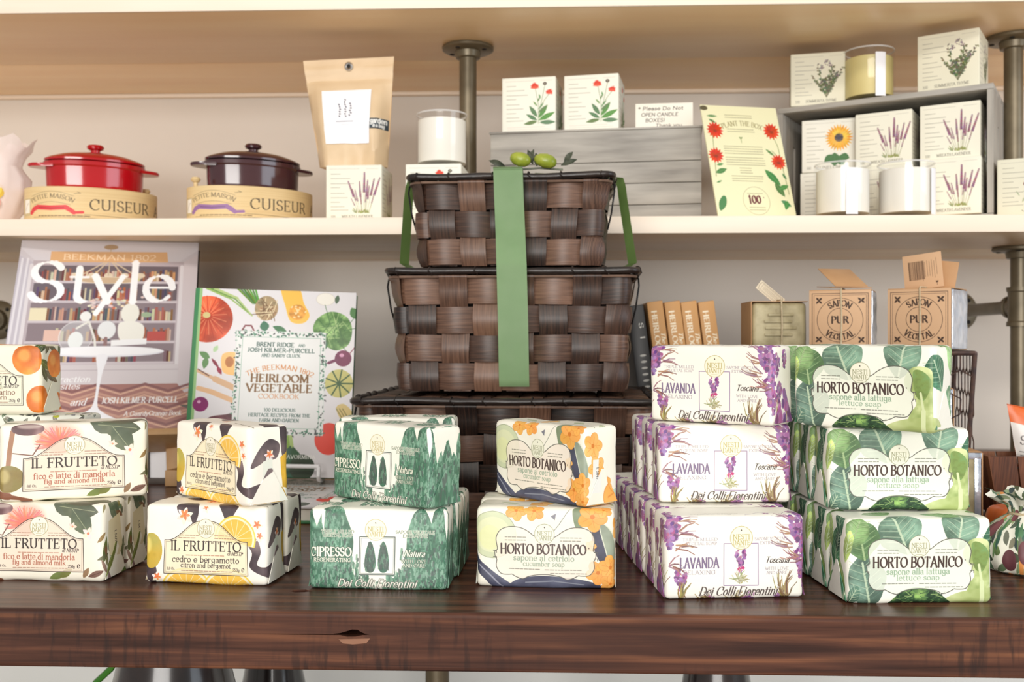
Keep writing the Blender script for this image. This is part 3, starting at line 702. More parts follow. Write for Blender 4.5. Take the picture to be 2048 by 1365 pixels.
def art_bentwood(rib):
    cv = Cv(0, 0, 100, 26, 9, (226, 200, 150)); k = (92, 78, 60)
    for i in range(60): y = R_.uniform(0, 26); cv.line([(R_.uniform(-10, 60), y), (R_.uniform(40, 110), y+R_.uniform(-.4, .4))], .16, (206, 174, 122), .6)
    cv.poly([(0, 8), (9, 8), (9, 21), (0, 21)], (206, 186, 140)); cv.poly([(2, 9), (8, 9), (8, 19), (2, 19)], (246, 240, 228)); cv.line([(3, 17), (6, 12), (7, 12)], .5, (190, 180, 160))
    cv.text('PETITE MAISON', 24, 8.2, 3, k, w=28, arc=26, al=.8); cv.line([(10+28*i/12, 7.0-3.4*math.sin(PI*i/12)) for i in range(13)], .25, k, .7)
    cv.line([(38, 5.2), (42, 4.6), (40, 3.8)], .25, k); cv.line([(12+24*i/12, 13.5-2.2*math.sin(PI*i/12)) for i in range(13)], .25, k, .7)
    cv.line([(10, 19), (12, 16.4), (15, 15), (24, 15.8), (33, 15.2), (36, 17.2), (38, 19), (43, 18.6)], [2.4, 3.2, 3.3, 3.6, 3.3, 3.2, 2.6, 1.4], rib); cv.line([(16, 15.2), (24, 16), (32, 15.4)], .5, tuple(v*.75 for v in rib))
    cv.line([(44, 20), (60, 20.6), (99, 22)], .3, k, .8); cv.line([(12, 22.4), (60, 22.9), (99, 24)], .3, k, .7); tiny(cv, 16, 48, 21.4, k, 1.1)
    cv.text('CUISEUR', 67, 16.4, 7.6, (84, 72, 58), w=40, thick=.13, thin=.05); cv.text('A', 97, 16.4, 7.6, (84, 72, 58)); return cv
def art_cookbook():
    cv = Cv(-4, 0, 100, 118, 6, (222, 219, 222))
    cv.poly([(-4, 0), (0, 0), (0, 118), (-4, 118)], (64, 130, 84)); cv.poly([(-1.4, 0), (.4, 0), (.4, 118), (-1.4, 118)], (150, 190, 130))
    def rnd(x, y, rx, ry, col, **k): cv.ell(x, y, rx, ry, col, **k)
    rnd(5, 20, 16, 15, (206, 78, 48), var=.25, nz=2, col2=(222, 100, 62))
    for a in range(0, 360, 24): cv.line([(5, 18), (5+15*math.cos(math.radians(a)), 19+14*math.sin(math.radians(a)))], [.3, .7], (168, 52, 32), .8); cv.line([(5+3*math.cos(math.radians(a+12)), 18+3*math.sin(math.radians(a+12))), (5+12*math.cos(math.radians(a+12)), 19+11*math.sin(math.radians(a+12)))], [.3, .6], (232, 150, 112), .7)
    rnd(4, 17.5, 2.4, 2, (206, 190, 130)); cv.poly([(-4, 0), (0, 0), (0, 118), (-4, 118)], (64, 130, 84)); cv.poly([(-1.4, 0), (.4, 0), (.4, 118), (-1.4, 118)], (150, 190, 130))
    for d, c in ((0, (150, 180, 100)), (3, (110, 150, 80)), (5, (176, 196, 130))): cv.line([(3+d, 0), (18+d, 6), (33, 17)], [1.6, 1.4, .4], c)
    for d in range(7): cv.line([(22+2*d, -1), (33+d*.7, 9)], 1.1, jit((90, 140, 70), 24))
    rnd(42, 12, 7.5, 8, (206, 182, 140), var=.4, col2=(140, 108, 80), nz=5)
    for i in range(40): cv.line([(42+R_.gauss(0, 3.5), 13+R_.gauss(0, 3.5)), (42+R_.gauss(0, 3.5), 14+R_.gauss(0, 3.5))], .5, R_.choice([(120, 92, 66), (228, 210, 172)]))
    cv.blob([(51, -2), (62, -2), (66, 8), (70, 16), (66, 21), (58, 20), (54, 10)], (240, 190, 84)); rnd(62, 14, 5.5, 5, (228, 160, 70), var=.3, nz=5)
    for i in range(14): rnd(62+R_.gauss(0, 2), 14+R_.gauss(0, 2), .9, .5, (240, 214, 160), rot=R_.uniform(0, 180))
    rnd(80, 5, 6, 4, (236, 232, 222), line=(206, 200, 190)); leaf(cv, 88, 2, 6, 100, 3, (90, 110, 90)); leaf(cv, 97, 10, 9, 60, 6, (86, 130, 80))
    cv.blob([(73, 26), (75, 18), (84, 13), (94, 16), (98, 24), (96, 34), (88, 38), (80, 34)], (92, 140, 76), var=.25, col2=(140, 176, 110), nz=4)
    for i in range(30): cv.line([(86+R_.gauss(0, 6), 25+R_.gauss(0, 6)), (86+R_.gauss(0, 6), 25+R_.gauss(0, 6))], [.3, .5], R_.choice([(176, 202, 140), (60, 104, 60)]), .8)
    leaf(cv, 80, 30, 10, 100, 7, (60, 104, 70)); leaf(cv, 42, 27, 7, -100, 6, (66, 118, 92)); leaf(cv, 56, 27, 10, -160, 4, (66, 118, 80)); cv.line([(27, 27), (29, 23.5), (33, 23.5), (35, 27)], 1, (130, 60, 70))
    rnd(93, 43, 5.4, 5.2, (124, 40, 84), var=.2); cv.line([(89, 44), (84, 46), (81, 47)], [2.6, 1.2, .3], (110, 44, 80)); rnd(92, 41, 1.5, 1.2, (206, 150, 180)); cv.line([(97, 40), (100, 36)], .6, (140, 70, 90))
    rnd(91, 59, 9, 9, (196, 190, 120), var=.1)
    for a in range(0, 360, 40): cv.line([(91, 59), (91+8.8*math.cos(math.radians(a)), 59+8.8*math.sin(math.radians(a)))], [.4, 1.4], (64, 92, 60))
    cv.blob([(90, 74), (95, 72), (101, 78), (104, 88), (98, 88), (92, 80)], (212, 190, 130))
    for d in (-2, 0, 2): cv.line([(92+d, 75), (100+d, 87)], .6, (140, 130, 80))
    rnd(86, 94, 9, 10, (222, 64, 44), var=.1); rnd(4, 74, 5, 4.6, (130, 40, 100), var=.2); rnd(3, 72.5, 1.2, 1, (210, 160, 190)); leaf(cv, 8, 45, 8, -150, 4, (100, 140, 90)); leaf(cv, 6, 44, 8, 100, 4, (100, 140, 90)); leaf(cv, 9, 45, 8, 50, 2, (130, 40, 60)); leaf(cv, 13, 50, 6, 60, 2.6, (150, 44, 70)); leaf(cv, 10, 41, 5, -60, 3, (176, 206, 160))
    cv.blob([(16, 42), (26, 42), (26, 54), (20, 55), (16, 52)], (240, 190, 120)); rnd(20.5, 47, 2.8, 3.4, (206, 130, 70), var=.4)
    cv.line([(1, 53), (12, 58), (26, 64)], [1, 3.2, 4.4], (214, 176, 140)); cv.line([(2, 64), (10, 66), (26, 72)], [1.6, 4.4, 2], (222, 180, 140)); cv.line([(1, 52), (8, 56)], .7, (110, 80, 80))
    cv.blob([(6, 88), (10, 82), (20, 80), (28, 79), (26, 87), (16, 92), (8, 93)], (110, 66, 74), var=.3, nz=4)
    for i in range(9): cv.line([(46+2.6*i, 118), (44+2.2*i, 92)], [3, 1.4], jit((150, 178, 90), 30))
    for i in range(6): leaf(cv, 40+6*i, 120, 22, R_.uniform(-120, -70), 9, jit((56, 96, 60), 18))
    rnd(70, 112, 8, 8, (50, 66, 48)); leaf(cv, 10, 100, 26, 20, 8, (170, 150, 160)); leaf(cv, 28, 100, 12, 100, 3, (70, 90, 80)); leaf(cv, 36, 98, 12, 80, 3, (70, 100, 80))
    cv.poly([(24, 27), (81, 27), (82, 92), (24.5, 92)], (226, 227, 226))
    for (x0, y0, x1, y1) in ((24, 27, 81, 29.6), (24.5, 89.4, 82, 92), (24, 27, 26.8, 92), (79, 27, 82, 92)):
        for i in range(90): x, y = R_.uniform(x0, x1), R_.uniform(y0, y1); leaf(cv, x, y, R_.uniform(1, 2.2), R_.uniform(0, 360), .9, R_.choice([(84, 140, 112), (60, 112, 92), (70, 70, 72)]))
    cv.line([(24, 27), (81, 27), (82, 92), (24.5, 92)], .4, (210, 220, 214), closed=True); cv.line([(28, 30.6), (78, 30.6), (79, 88), (28, 88)], .3, (130, 170, 150), closed=True)
    gk = (48, 84, 76); o = (204, 132, 74); b = (122, 84, 40)
    cv.text('BRENT RIDGE', 49, 36.5, 2.5, gk, w=24, thick=.24, thin=.14, serif=.03); cv.text('AND', 66, 36.3, 1.7, gk); cv.text('JOSH KILMER-PURCELL', 53, 40, 2.4, gk, w=43, thick=.24, thin=.14, serif=.03); cv.text('AND SANDY GLUCK', 53, 43.2, 2, gk, w=25, thick=.2)
    cv.text('THE BEEKMAN 1802', 53, 51, 3, o, w=43, arc=48, thick=.2, serif=.03); cv.text('HEIRLOOM', 53, 59, 4.6, b, w=37, thick=.26, serif=.12); cv.text('VEGETABLE', 53, 65.2, 4.6, b, w=42, thick=.26, serif=.12); cv.text('COOKBOOK', 53, 69.6, 3, o, w=26, thick=.14, serif=0)
    cv.text('100 DELICIOUS', 54, 77.6, 2, gk, w=20, thick=.22); cv.text('HERITAGE RECIPES FROM THE', 54, 80.8, 2, gk, w=39, thick=.22); cv.text('FARM AND GARDEN', 54, 84, 2, gk, w=25, thick=.22)
    cv.text('TAVORMINA', 68, 106.6, 2.2, (240, 240, 236), w=20, thick=.2); return cv
def art_style():
    cv = Cv(0, 0, 100, 112, 6, (206, 200, 206)); W = (244, 244, 246)
    cv.poly([(0, 0), (100, 0), (100, 5), (88, 14), (10, 14), (0, 5)], (214, 210, 216)); cv.poly([(8, 13), (92, 13), (92, 85), (8, 85)], (188, 176, 182)); cv.poly([(0, 10), (8, 14), (8, 90), (0, 94)], (196, 190, 200))
    for x in (2, 5): cv.line([(x, 12), (x-1, 92)], 1.2, (226, 222, 228))
    cv.poly([(92, 13), (100, 8), (100, 96), (92, 86)], (210, 200, 204)); cv.line([(91, 16), (91, 84)], 2, (222, 216, 220)); cv.line([(7.4, 16), (7.4, 84)], 2, (222, 216, 220))
    rows = [(16, 25.5), (27, 37.5), (39, 49.5), (51, 61.5), (63, 73.5)]
    for j, (a, b) in enumerate(rows):
        cv.poly([(10, a), (89, a), (89, b), (10, b)], (112, 102, 110) if j < 2 else (142, 128, 134)); cv.line([(10, b+.6), (89, b+.6)], 1.4, (206, 196, 202)); x = 12
        while x < 87:
            if R_.random() < .22: x += R_.uniform(4, 9); continue
            for q in range(R_.randint(3, 8)):
                wd = R_.uniform(.8, 1.6); h = R_.uniform(.5, .8)*(b-a)
                if x+wd < 88: cv.poly([(x, b-h), (x+wd, b-h), (x+wd, b), (x, b)], jit(R_.choice([(150, 90, 80), (200, 160, 120), (110, 70, 66), (214, 196, 170), (90, 90, 104), (176, 110, 84), (120, 100, 104)]), 14))
                x += wd+.15
    cv.poly([(10, 42), (19, 42), (19, 49.5), (10, 49.5)], (232, 222, 190)); cv.poly([(74, 56), (84, 56), (84, 61.4), (74, 61.4)], (190, 90, 84)); cv.poly([(19, 55), (28, 55), (28, 61.4), (19, 61.4)], (226, 190, 176))
    cv.poly([(8, 75), (92, 75), (92, 86), (8, 86)], (212, 204, 208)); cv.line([(8, 78), (92, 78)], .5, (190, 180, 186))
    cv.poly([(0, 94), (8, 86), (92, 86), (100, 96), (100, 112), (0, 112)], (168, 122, 116))
    for r in range(6):
        y = 86+r*4.6; cv.line([(x*12.5, y+(4 if x % 2 else 0)) for x in range(-1, 10)], 1.3, (196, 152, 136) if r % 2 else (140, 98, 98)); cv.line([(x*12.5, y+1.6+(4 if x % 2 else 0)) for x in range(-1, 10)], .9, (214, 172, 152))
    for i in range(5): cv.line([(50, 12), (50+(i-2)*9, 22+abs(i-2)), (50+(i-2)*9, 24)], .7, (214, 196, 170)); cv.ell(50+(i-2)*9, 22, 2.4, 1.6, (226, 210, 186))
    cv.ell(50, 25, 16, 2, (206, 180, 150), line=(236, 226, 206)); cv.line([(50, 3), (50, 22)], .6, (200, 184, 160)); cv.ell(50, 4, 4, 1.6, (176, 150, 120))
    for i in range(46): cv.ell(50+R_.gauss(0, 9), 38+R_.gauss(0, 3), 1, .7, jit(R_.choice([(230, 214, 190), (196, 130, 100), (214, 200, 196)]), 12))
    cv.ell(36, 59, 9, 9, (200, 200, 204), al=.55, line=(236, 236, 238)); cv.ell(36, 61, 4, 5, (236, 240, 240)); cv.ell(40, 47, 3, 3, (240, 240, 238)); cv.line([(36, 54), (42, 50), (46, 60), (47, 66)], 1.2, (232, 230, 224))
    cv.ell(52, 55, 5, 5.5, (232, 234, 236), line=(170, 160, 166)); cv.line([(52, 60), (52, 66)], 2, (150, 120, 120)); cv.ell(52, 66, 4.5, 1.2, (140, 100, 100))
    cv.ell(64, 45, 5, 6, (238, 236, 226)); cv.blob([(58, 52), (62, 50), (67, 50), (72, 53), (71, 61), (60, 61)], (240, 238, 230)); cv.poly([(55, 61), (74, 60), (74, 63.4), (55, 64.4)], W); cv.ell(73, 46, 3, 1.6, (160, 180, 150))
    cv.ell(51, 67.6, 33, 3.2, (228, 228, 236)); cv.ell(51, 67.2, 32, 2.6, (246, 246, 250))
    cv.poly(smooth([(48, 70), (54, 70), (52, 80), (51, 96), (54, 101), (63, 106), (61, 110), (35, 110), (34, 106), (45, 101), (49, 96), (49.6, 80)], 4), (240, 240, 246))
    cv.poly([(17, 7.2), (82, 6.8), (83, 13.4), (17, 14)], (222, 178, 132)); cv.text('BEEKMAN 1802', 50, 12.2, 3.3, (246, 222, 190), w=52, thick=.2, serif=.08)
    cv.text('Style', 47, 38, 24, (252, 252, 254), w=80, thick=.17, thin=.025, serif=.06, track=.03)
    cv.text('The Attraction', 29, 84.5, 3.2, W, w=34, shear=.25); cv.text('of Opposites', 27, 88.4, 3.2, W, w=28, shear=.25)
    cv.text('BRENT RIDGE', 18, 97.4, 3, W, w=26, thick=.2, shear=.1); cv.text('and', 41, 97.2, 3.6, W, w=8, shear=.3); cv.text('JOSH KILMER-PURCELL', 73, 96.4, 3, W, w=40, thick=.2, shear=.1); cv.text('A GuardyGrange Book', 80, 103.4, 2.4, W, w=30, shear=.2); return cv
def art_spine(word):
    cv = Cv(0, 0, 20, 120, 5, (198, 148, 92)); k = (240, 226, 200)
    cv.text('HEIRLOOM', 4.6, 21, 6.2, k, w=30, rot=90, thick=.18); cv.text('The', 13, 24, 5, k, w=7, rot=90, shear=.2); cv.text('COOKBOOK', 4.6, 58, 6.2, k, w=32, rot=90, thick=.18); return cv
def art_black_spine():
    cv = Cv(0, 0, 24, 120, 5, (24, 24, 26)); k = (214, 212, 204)
    cv.text('S', 14, 14, 6, k, rot=90); cv.text('I', 14, 22, 6, k, rot=90)
    for i in range(16): cv.ell(14, 34+4.2*i, 4.5, .8, k, al=.85)
    return cv
def art_garden_label():
    cv = Cv(0, 0, 100, 110, 3, (246, 246, 250)); k = (104, 102, 116)
    for m, t, n in ((36, 30, 6), (48, 20, 8), (58, 28, 6)):
        for i in range(n): cv.ell(m+R_.uniform(-2, 2), t+5*i, 2.4, 1.6, k, rot=R_.uniform(0, 90), n=8)
    tiny(cv, 28, 64, 66, k, 2.4); tiny(cv, 36, 56, 72, (190, 190, 200), 1.6); return cv
def art_garden_tag():
    cv = Cv(0, 0, 100, 52, 4, (58, 70, 78)); k = (244, 244, 240)
    cv.text('garden', 48, 25, 26, k, w=88, serif=0, thick=.2, thin=.14); cv.text('in a bag', 50, 45, 18, k, w=62, serif=0, thick=.2, thin=.14); return cv
def art_floral_paper():
    cv = Cv(0, 0, 100, 60, 6, (238, 236, 222))
    for i in range(190): leaf(cv, R_.uniform(0, 100), R_.uniform(0, 60), R_.uniform(6, 14), R_.uniform(0, 360), 4, jit(R_.choice([(116, 140, 104), (86, 108, 84), (150, 168, 130), (70, 84, 76)]), 14), None, var=.3)
    for i in range(14): x, y = R_.uniform(0, 100), R_.uniform(0, 60); cv.line([(x, y), (x+R_.uniform(-4, 4), y+12)], [5, 1], (226, 150, 84)); cv.line([(x-1.6, y+2), (x+1.4, y+2.6)], .3, (190, 110, 60))
    for i in range(6): cv.ell(R_.uniform(0, 100), R_.uniform(0, 60), 5, None, (118, 70, 76), var=.3)
    return cv
def art_snack():
    cv = Cv(0, 0, 100, 160, 3, (226, 222, 218)); cv.poly([(0, 0), (100, 0), (100, 26), (60, 34), (0, 28)], (222, 104, 40)); cv.poly([(0, 140), (100, 150), (100, 160), (0, 160)], (222, 104, 40)); k = (90, 84, 84)
    cv.text('S.', 14, 62, 14, k, shear=.3)
    for y in range(74, 132, 6): tiny(cv, 6, 94, y, k, 2.4)
    return cv
# ------------------------------------------------------------------ materials
def srgb(c):
    return tuple(((v/255)/12.92 if v/255 <= .04045 else ((v/255+.055)/1.055)**2.4) for v in c)+(1,)
def base(name):
    m = bpy.data.materials.new(name); m.use_nodes = True
    return m, m.node_tree, m.node_tree.nodes['Principled BSDF']
def N(nt, t, **k):
    n = nt.nodes.new(t)
    for a, b in k.items(): setattr(n, a, b)
    return n
def noisy(name, c1, c2, rough=.5, scale=(8, 8, 8), detail=5, bump=0.0, metal=0.0, spec=.5, coat=0.0, coords='Object', r2=None, lo=.35, hi=.65, bscale=None, trans=0.0, alpha=1.0):
    m, nt, b = base(name); L = nt.links.new
    tc = N(nt, 'ShaderNodeTexCoord'); mp = N(nt, 'ShaderNodeMapping'); mp.inputs['Scale'].default_value = scale
    nz = N(nt, 'ShaderNodeTexNoise'); nz.inputs['Scale'].default_value = 1; nz.inputs['Detail'].default_value = detail
    cr = N(nt, 'ShaderNodeValToRGB'); e = cr.color_ramp.elements
    e[0].position, e[0].color = lo, srgb(c1); e[1].position, e[1].color = hi, srgb(c2)
    L(tc.outputs[coords], mp.inputs[0]); L(mp.outputs[0], nz.inputs[0]); L(nz.outputs[0], cr.inputs[0]); L(cr.outputs[0], b.inputs['Base Color'])
    b.inputs['Roughness'].default_value = rough; b.inputs['Metallic'].default_value = metal
    b.inputs['Specular IOR Level'].default_value = spec; b.inputs['Coat Weight'].default_value = coat; b.inputs['Coat Roughness'].default_value = .08
    if bump:
        bp = N(nt, 'ShaderNodeBump'); bp.inputs['Strength'].default_value = bump; bp.inputs['Distance'].default_value = .002
        L(nz.outputs[0], bp.inputs['Height']); L(bp.outputs[0], b.inputs['Normal'])
    b.inputs['Transmission Weight'].default_value = trans; b.inputs['Alpha'].default_value = alpha
    return m
def printed(name, cv, rough=.5, spec=.35, bump=.15, bscale=60):
    m, nt, b = base(name); L = nt.links.new
    im = N(nt, 'ShaderNodeTexImage', extension='EXTEND'); im.image = cv.image(name)
    uv = N(nt, 'ShaderNodeUVMap'); uv.uv_map = 'UVMap'
    L(uv.outputs[0], im.inputs[0]); L(im.outputs[0], b.inputs['Base Color'])
    b.inputs['Roughness'].default_value = rough; b.inputs['Specular IOR Level'].default_value = spec
    if bump:
        tc = N(nt, 'ShaderNodeTexCoord'); nz = N(nt, 'ShaderNodeTexNoise'); nz.inputs['Scale'].default_value = bscale; nz.inputs['Detail'].default_value = 3
        bp = N(nt, 'ShaderNodeBump'); bp.inputs['Strength'].default_value = bump; bp.inputs['Distance'].default_value = .003
        L(tc.outputs['Object'], nz.inputs[0]); L(nz.outputs[0], bp.inputs['Height']); L(bp.outputs[0], b.inputs['Normal'])
    return m
def counter_wood():
    m, nt, b = base('reclaimed_wood'); L = nt.links.new
    tc = N(nt, 'ShaderNodeTexCoord')
    def nz(scale, detail=6, rot=None, dist=0):
        mp = N(nt, 'ShaderNodeMapping'); mp.inputs['Scale'].default_value = scale
        if rot: mp.inputs['Rotation'].default_value = rot
        n = N(nt, 'ShaderNodeTexNoise'); n.inputs['Scale'].default_value = 1; n.inputs['Detail'].default_value = detail; n.inputs['Distortion'].default_value = dist
        L(tc.outputs['Object'], mp.inputs[0]); L(mp.outputs[0], n.inputs[0]); return n
    g = nz((5, 110, 150), 9, None, .5); saw = nz((170, 6, 26), 6, (0, .85, 0)); big = nz((7, 14, 30), 4); pat = nz((6, 3, 12), 3)
    cr = N(nt, 'ShaderNodeValToRGB'); e = cr.color_ramp.elements
    e[0].position, e[0].color = .3, srgb((48, 28, 22)); e[1].position, e[1].color = .72, srgb((132, 86, 60)); q = e.new(.5); q.color = srgb((86, 54, 42))
    L(g.outputs[0], cr.inputs[0])
    # dark saw and grime marks, patchy
    ma = N(nt, 'ShaderNodeMath', operation='MULTIPLY'); r1 = N(nt, 'ShaderNodeMapRange'); r2 = N(nt, 'ShaderNodeMapRange')
    r1.inputs[1].default_value, r1.inputs[2].default_value = .5, .62; r2.inputs[1].default_value, r2.inputs[2].default_value = .44, .58
    L(saw.outputs[0], r1.inputs[0]); L(pat.outputs[0], r2.inputs[0]); L(r1.outputs[0], ma.inputs[0]); L(r2.outputs[0], ma.inputs[1])
    m2 = N(nt, 'ShaderNodeMath', operation='MULTIPLY'); m2.inputs[1].default_value = .6; L(ma.outputs[0], m2.inputs[0])
    # saw marks only on the sawn edge, the top is planed and lacquered
    ge = N(nt, 'ShaderNodeNewGeometry'); sx = N(nt, 'ShaderNodeSeparateXYZ'); L(ge.outputs['True Normal'], sx.inputs[0])
    ab = N(nt, 'ShaderNodeMath', operation='SUBTRACT'); ab.inputs[0].default_value = 1; ab.use_clamp = True; L(sx.outputs[2], ab.inputs[1])
    m3 = N(nt, 'ShaderNodeMath', operation='MULTIPLY'); L(m2.outputs[0], m3.inputs[0]); L(ab.outputs[0], m3.inputs[1])
    mx = N(nt, 'ShaderNodeMix', data_type='RGBA'); L(m3.outputs[0], mx.inputs[0]); L(cr.outputs[0], mx.inputs[6]); mx.inputs[7].default_value = srgb((34, 28, 28))
    r3 = N(nt, 'ShaderNodeMapRange'); r3.inputs[1].default_value, r3.inputs[2].default_value, r3.inputs[4].default_value = .48, .7, .6
    L(big.outputs[0], r3.inputs[0]); mx2 = N(nt, 'ShaderNodeMix', data_type='RGBA'); L(r3.outputs[0], mx2.inputs[0]); L(mx.outputs[2], mx2.inputs[6]); mx2.inputs[7].default_value = srgb((54, 36, 33))
    L(mx2.outputs[2], b.inputs['Base Color'])
    rg = N(nt, 'ShaderNodeMapRange'); rg.inputs[3].default_value, rg.inputs[4].default_value = .3, .7; b.inputs['Specular IOR Level'].default_value = .24; L(ab.outputs[0], rg.inputs[0]); L(rg.outputs[0], b.inputs['Roughness'])
    bp = N(nt, 'ShaderNodeBump'); bp.inputs['Strength'].default_value = .2; bp.inputs['Distance'].default_value = .0012; L(g.outputs[0], bp.inputs['Height']); L(bp.outputs[0], b.inputs['Normal'])
    return m
def strip_wood(name, dark, mid, lite, rough=.42):      # woven chip-wood strips; grain runs along the strip (UV), tone per strip
    m, nt, b = base(name); L = nt.links.new
    uv = N(nt, 'ShaderNodeUVMap'); uv.uv_map = 'UVMap'; mp = N(nt, 'ShaderNodeMapping'); mp.inputs['Scale'].default_value = (28, 520, 1)
    n = N(nt, 'ShaderNodeTexNoise'); n.inputs['Scale'].default_value = 1; n.inputs['Detail'].default_value = 4
    at = N(nt, 'ShaderNodeAttribute', attribute_name='tone')
    L(uv.outputs[0], mp.inputs[0]); L(mp.outputs[0], n.inputs[0])
    a = N(nt, 'ShaderNodeMath', operation='MULTIPLY_ADD'); a.inputs[1].default_value = .75; L(n.outputs[0], a.inputs[0]); s = N(nt, 'ShaderNodeMath', operation='MULTIPLY_ADD'); s.inputs[1].default_value = .55; s.inputs[2].default_value = -.15
    L(at.outputs['Fac'], s.inputs[0]); L(s.outputs[0], a.inputs[2])
    cr = N(nt, 'ShaderNodeValToRGB'); e = cr.color_ramp.elements; e[0].position, e[0].color = .2, srgb(dark); e[1].position, e[1].color = .85, srgb(lite); q = e.new(.5); q.color = srgb(mid)
    L(a.outputs[0], cr.inputs[0]); L(cr.outputs[0], b.inputs['Base Color']); b.inputs['Roughness'].default_value = rough
    bp = N(nt, 'ShaderNodeBump'); bp.inputs['Strength'].default_value = .3; bp.inputs['Distance'].default_value = .0006; L(n.outputs[0], bp.inputs['Height']); L(bp.outputs[0], b.inputs['Normal'])
    return m
def glass(name, col=(1, 1, 1, 1), rough=0.0):
    m, nt, b = base(name); L = nt.links.new
    pw = N(nt, 'ShaderNodeMath', operation='POWER'); pw.inputs[1].default_value = 2.6; ma = N(nt, 'ShaderNodeMath', operation='MULTIPLY_ADD'); ma.inputs[1].default_value = .7; ma.inputs[2].default_value = .03
    nt.nodes.remove(b); out = nt.nodes['Material Output']
    t = N(nt, 'ShaderNodeBsdfTransparent'); t.inputs[0].default_value = col
    g = N(nt, 'ShaderNodeBsdfGlossy'); g.inputs['Roughness'].default_value = .09+rough
    f = N(nt, 'ShaderNodeLayerWeight'); f.inputs[0].default_value = .12; mx = N(nt, 'ShaderNodeMixShader')
    L(f.outputs[1], pw.inputs[0]); L(pw.outputs[0], ma.inputs[0]); L(ma.outputs[0], mx.inputs[0]); L(t.outputs[0], mx.inputs[1]); L(g.outputs[0], mx.inputs[2]); L(mx.outputs[0], out.inputs[0]); return m
M_wall = noisy('wall_paint', (223, 215, 205), (228, 221, 212), .75, (3, 3, 3), spec=.25)
M_counter = counter_wood()
M_maple = noisy('maple_board', (250, 222, 180), (241, 205, 160), .34, (2.2, 22, 22), 6, .04, spec=.5, lo=.3, hi=.75)
M_edge = noisy('pale_edge_band', (247, 233, 216), (243, 226, 206), .5, (3, 30, 30), 4)
M_white = noisy('white_panel', (238, 238, 232), (244, 244, 239), .6, (4, 4, 4))
M_pipe = noisy('olive_grey_pipe', (104, 94, 74), (118, 107, 86), .38, (30, 30, 30), 3, .1, metal=.35)
M_hole = noisy('screw_hole_dark', (22, 20, 18), (30, 27, 24), .8)
M_floor = noisy('floor_board', (150, 120, 92), (170, 138, 106), .5, (3, 30, 1))
M_strip = strip_wood('woven_chip_wood', (30, 21, 18), (74, 51, 40), (122, 90, 72))
M_slat = strip_wood('red_brown_slat', (70, 38, 24), (112, 66, 42), (146, 96, 66), .5)
M_rim = noisy('black_brown_binding', (30, 25, 24), (48, 38, 34), .32, (40, 40, 160), 3, .3)
M_gap_shade = noisy('weave_gap_shade', (14, 11, 10), (22, 17, 15), .9, (40, 40, 40), spec=.1)  # near-black colour stands in for the shade inside the woven baskets
M_rod = noisy('brown_rod', (98, 76, 64), (126, 100, 84), .4, (40, 40, 40))
M_wire = noisy('dark_wire', (28, 27, 28), (44, 40, 38), .4, (60, 60, 60), metal=.6)
M_rust = noisy('rusty_wire', (62, 52, 54), (98, 74, 64), .5, (90, 90, 90), metal=.5)
M_white_wire = noisy('white_coated_wire', (236, 236, 238), (244, 244, 246), .3)
M_ribbon = noisy('green_satin_ribbon', (158, 194, 142), (166, 200, 150), .48, (30, 30, 30), 2, .03, spec=.4)
M_ribbon_d = noisy('green_ribbon_dark', (140, 170, 104), (150, 180, 112), .5, (30, 30, 30), 2, .03)
M_olive = noisy('olive_skin', (126, 142, 40), (168, 176, 66), .28, (60, 60, 60))
M_oleaf = noisy('olive_leaf', (74, 82, 66), (112, 118, 98), .5, (60, 60, 60))
M_grey = noisy('weathered_grey_board', (132, 128, 122), (188, 184, 176), .62, (7, 60, 60), 7, .25, lo=.28, hi=.72)
M_greyend = noisy('weathered_grey_end', (132, 128, 122), (184, 179, 170), .62, (60, 60, 7), 7, .25, lo=.28, hi=.72)
M_card = noisy('cream_card', (238, 236, 220), (234, 231, 214), .6, (9, 9, 9))
M_wax = noisy('white_wax', (247, 243, 233), (243, 238, 226), .55, (9, 9, 9))
M_waxy = noisy('cream_yellow_wax', (228, 214, 150), (220, 204, 138), .5, (9, 9, 9))
M_glass = glass('clear_glass', (.995, .997, .998, 1))
M_lip = noisy('glass_lip', (250, 250, 250), (255, 255, 255), .12, (9, 9, 9), alpha=.42, spec=.8)  # white see-through colour paints the bright glint along the tumbler rim
M_film = glass('cellophane', (.97, .98, 1, 1), .06)
M_paperlab = noisy('white_label', (248, 248, 252), (244, 244, 248), .55)
M_kraft = noisy('kraft_paper', (226, 200, 164), (214, 186, 148), .45, (14, 14, 14), 5, .3, spec=.5)
M_kraftd = noisy('brown_kraft_card', (196, 152, 108), (180, 136, 94), .55, (20, 20, 20), 5, .1)
M_bent = noisy('pale_bentwood', (228, 202, 152), (218, 188, 136), .5, (8, 8, 90), 5)
M_red = noisy('red_glaze', (176, 8, 20), (190, 14, 26), .16, (8, 8, 8), coat=.6)
M_plum = noisy('plum_glaze', (64, 34, 40), (74, 42, 46), .16, (8, 8, 8), coat=.6)
M_metal = noisy('eyelet_metal', (196, 196, 196), (220, 220, 220), .25, metal=1)
M_soapg = noisy('olive_soap', (150, 138, 104), (188, 176, 140), .5, (60, 60, 60), 6, .5)
M_twine = noisy('twine', (206, 190, 160), (186, 168, 136), .8, (300, 300, 300), bump=.4)
M_pages = noisy('page_block', (238, 234, 224), (222, 216, 204), .7, (4, 4, 900), 2)
M_green_cloth = noisy('green_spine', (58, 122, 78), (68, 132, 86), .5)
M_black = noisy('black_cover', (20, 20, 22), (30, 30, 32), .45)
M_easel = noisy('light_easel_wood', (198, 158, 112), (176, 134, 90), .5, (30, 30, 5), 5)
M_darkwood = noisy('dark_easel_wood', (72, 64, 60), (92, 82, 74), .5, (30, 30, 5), 5)
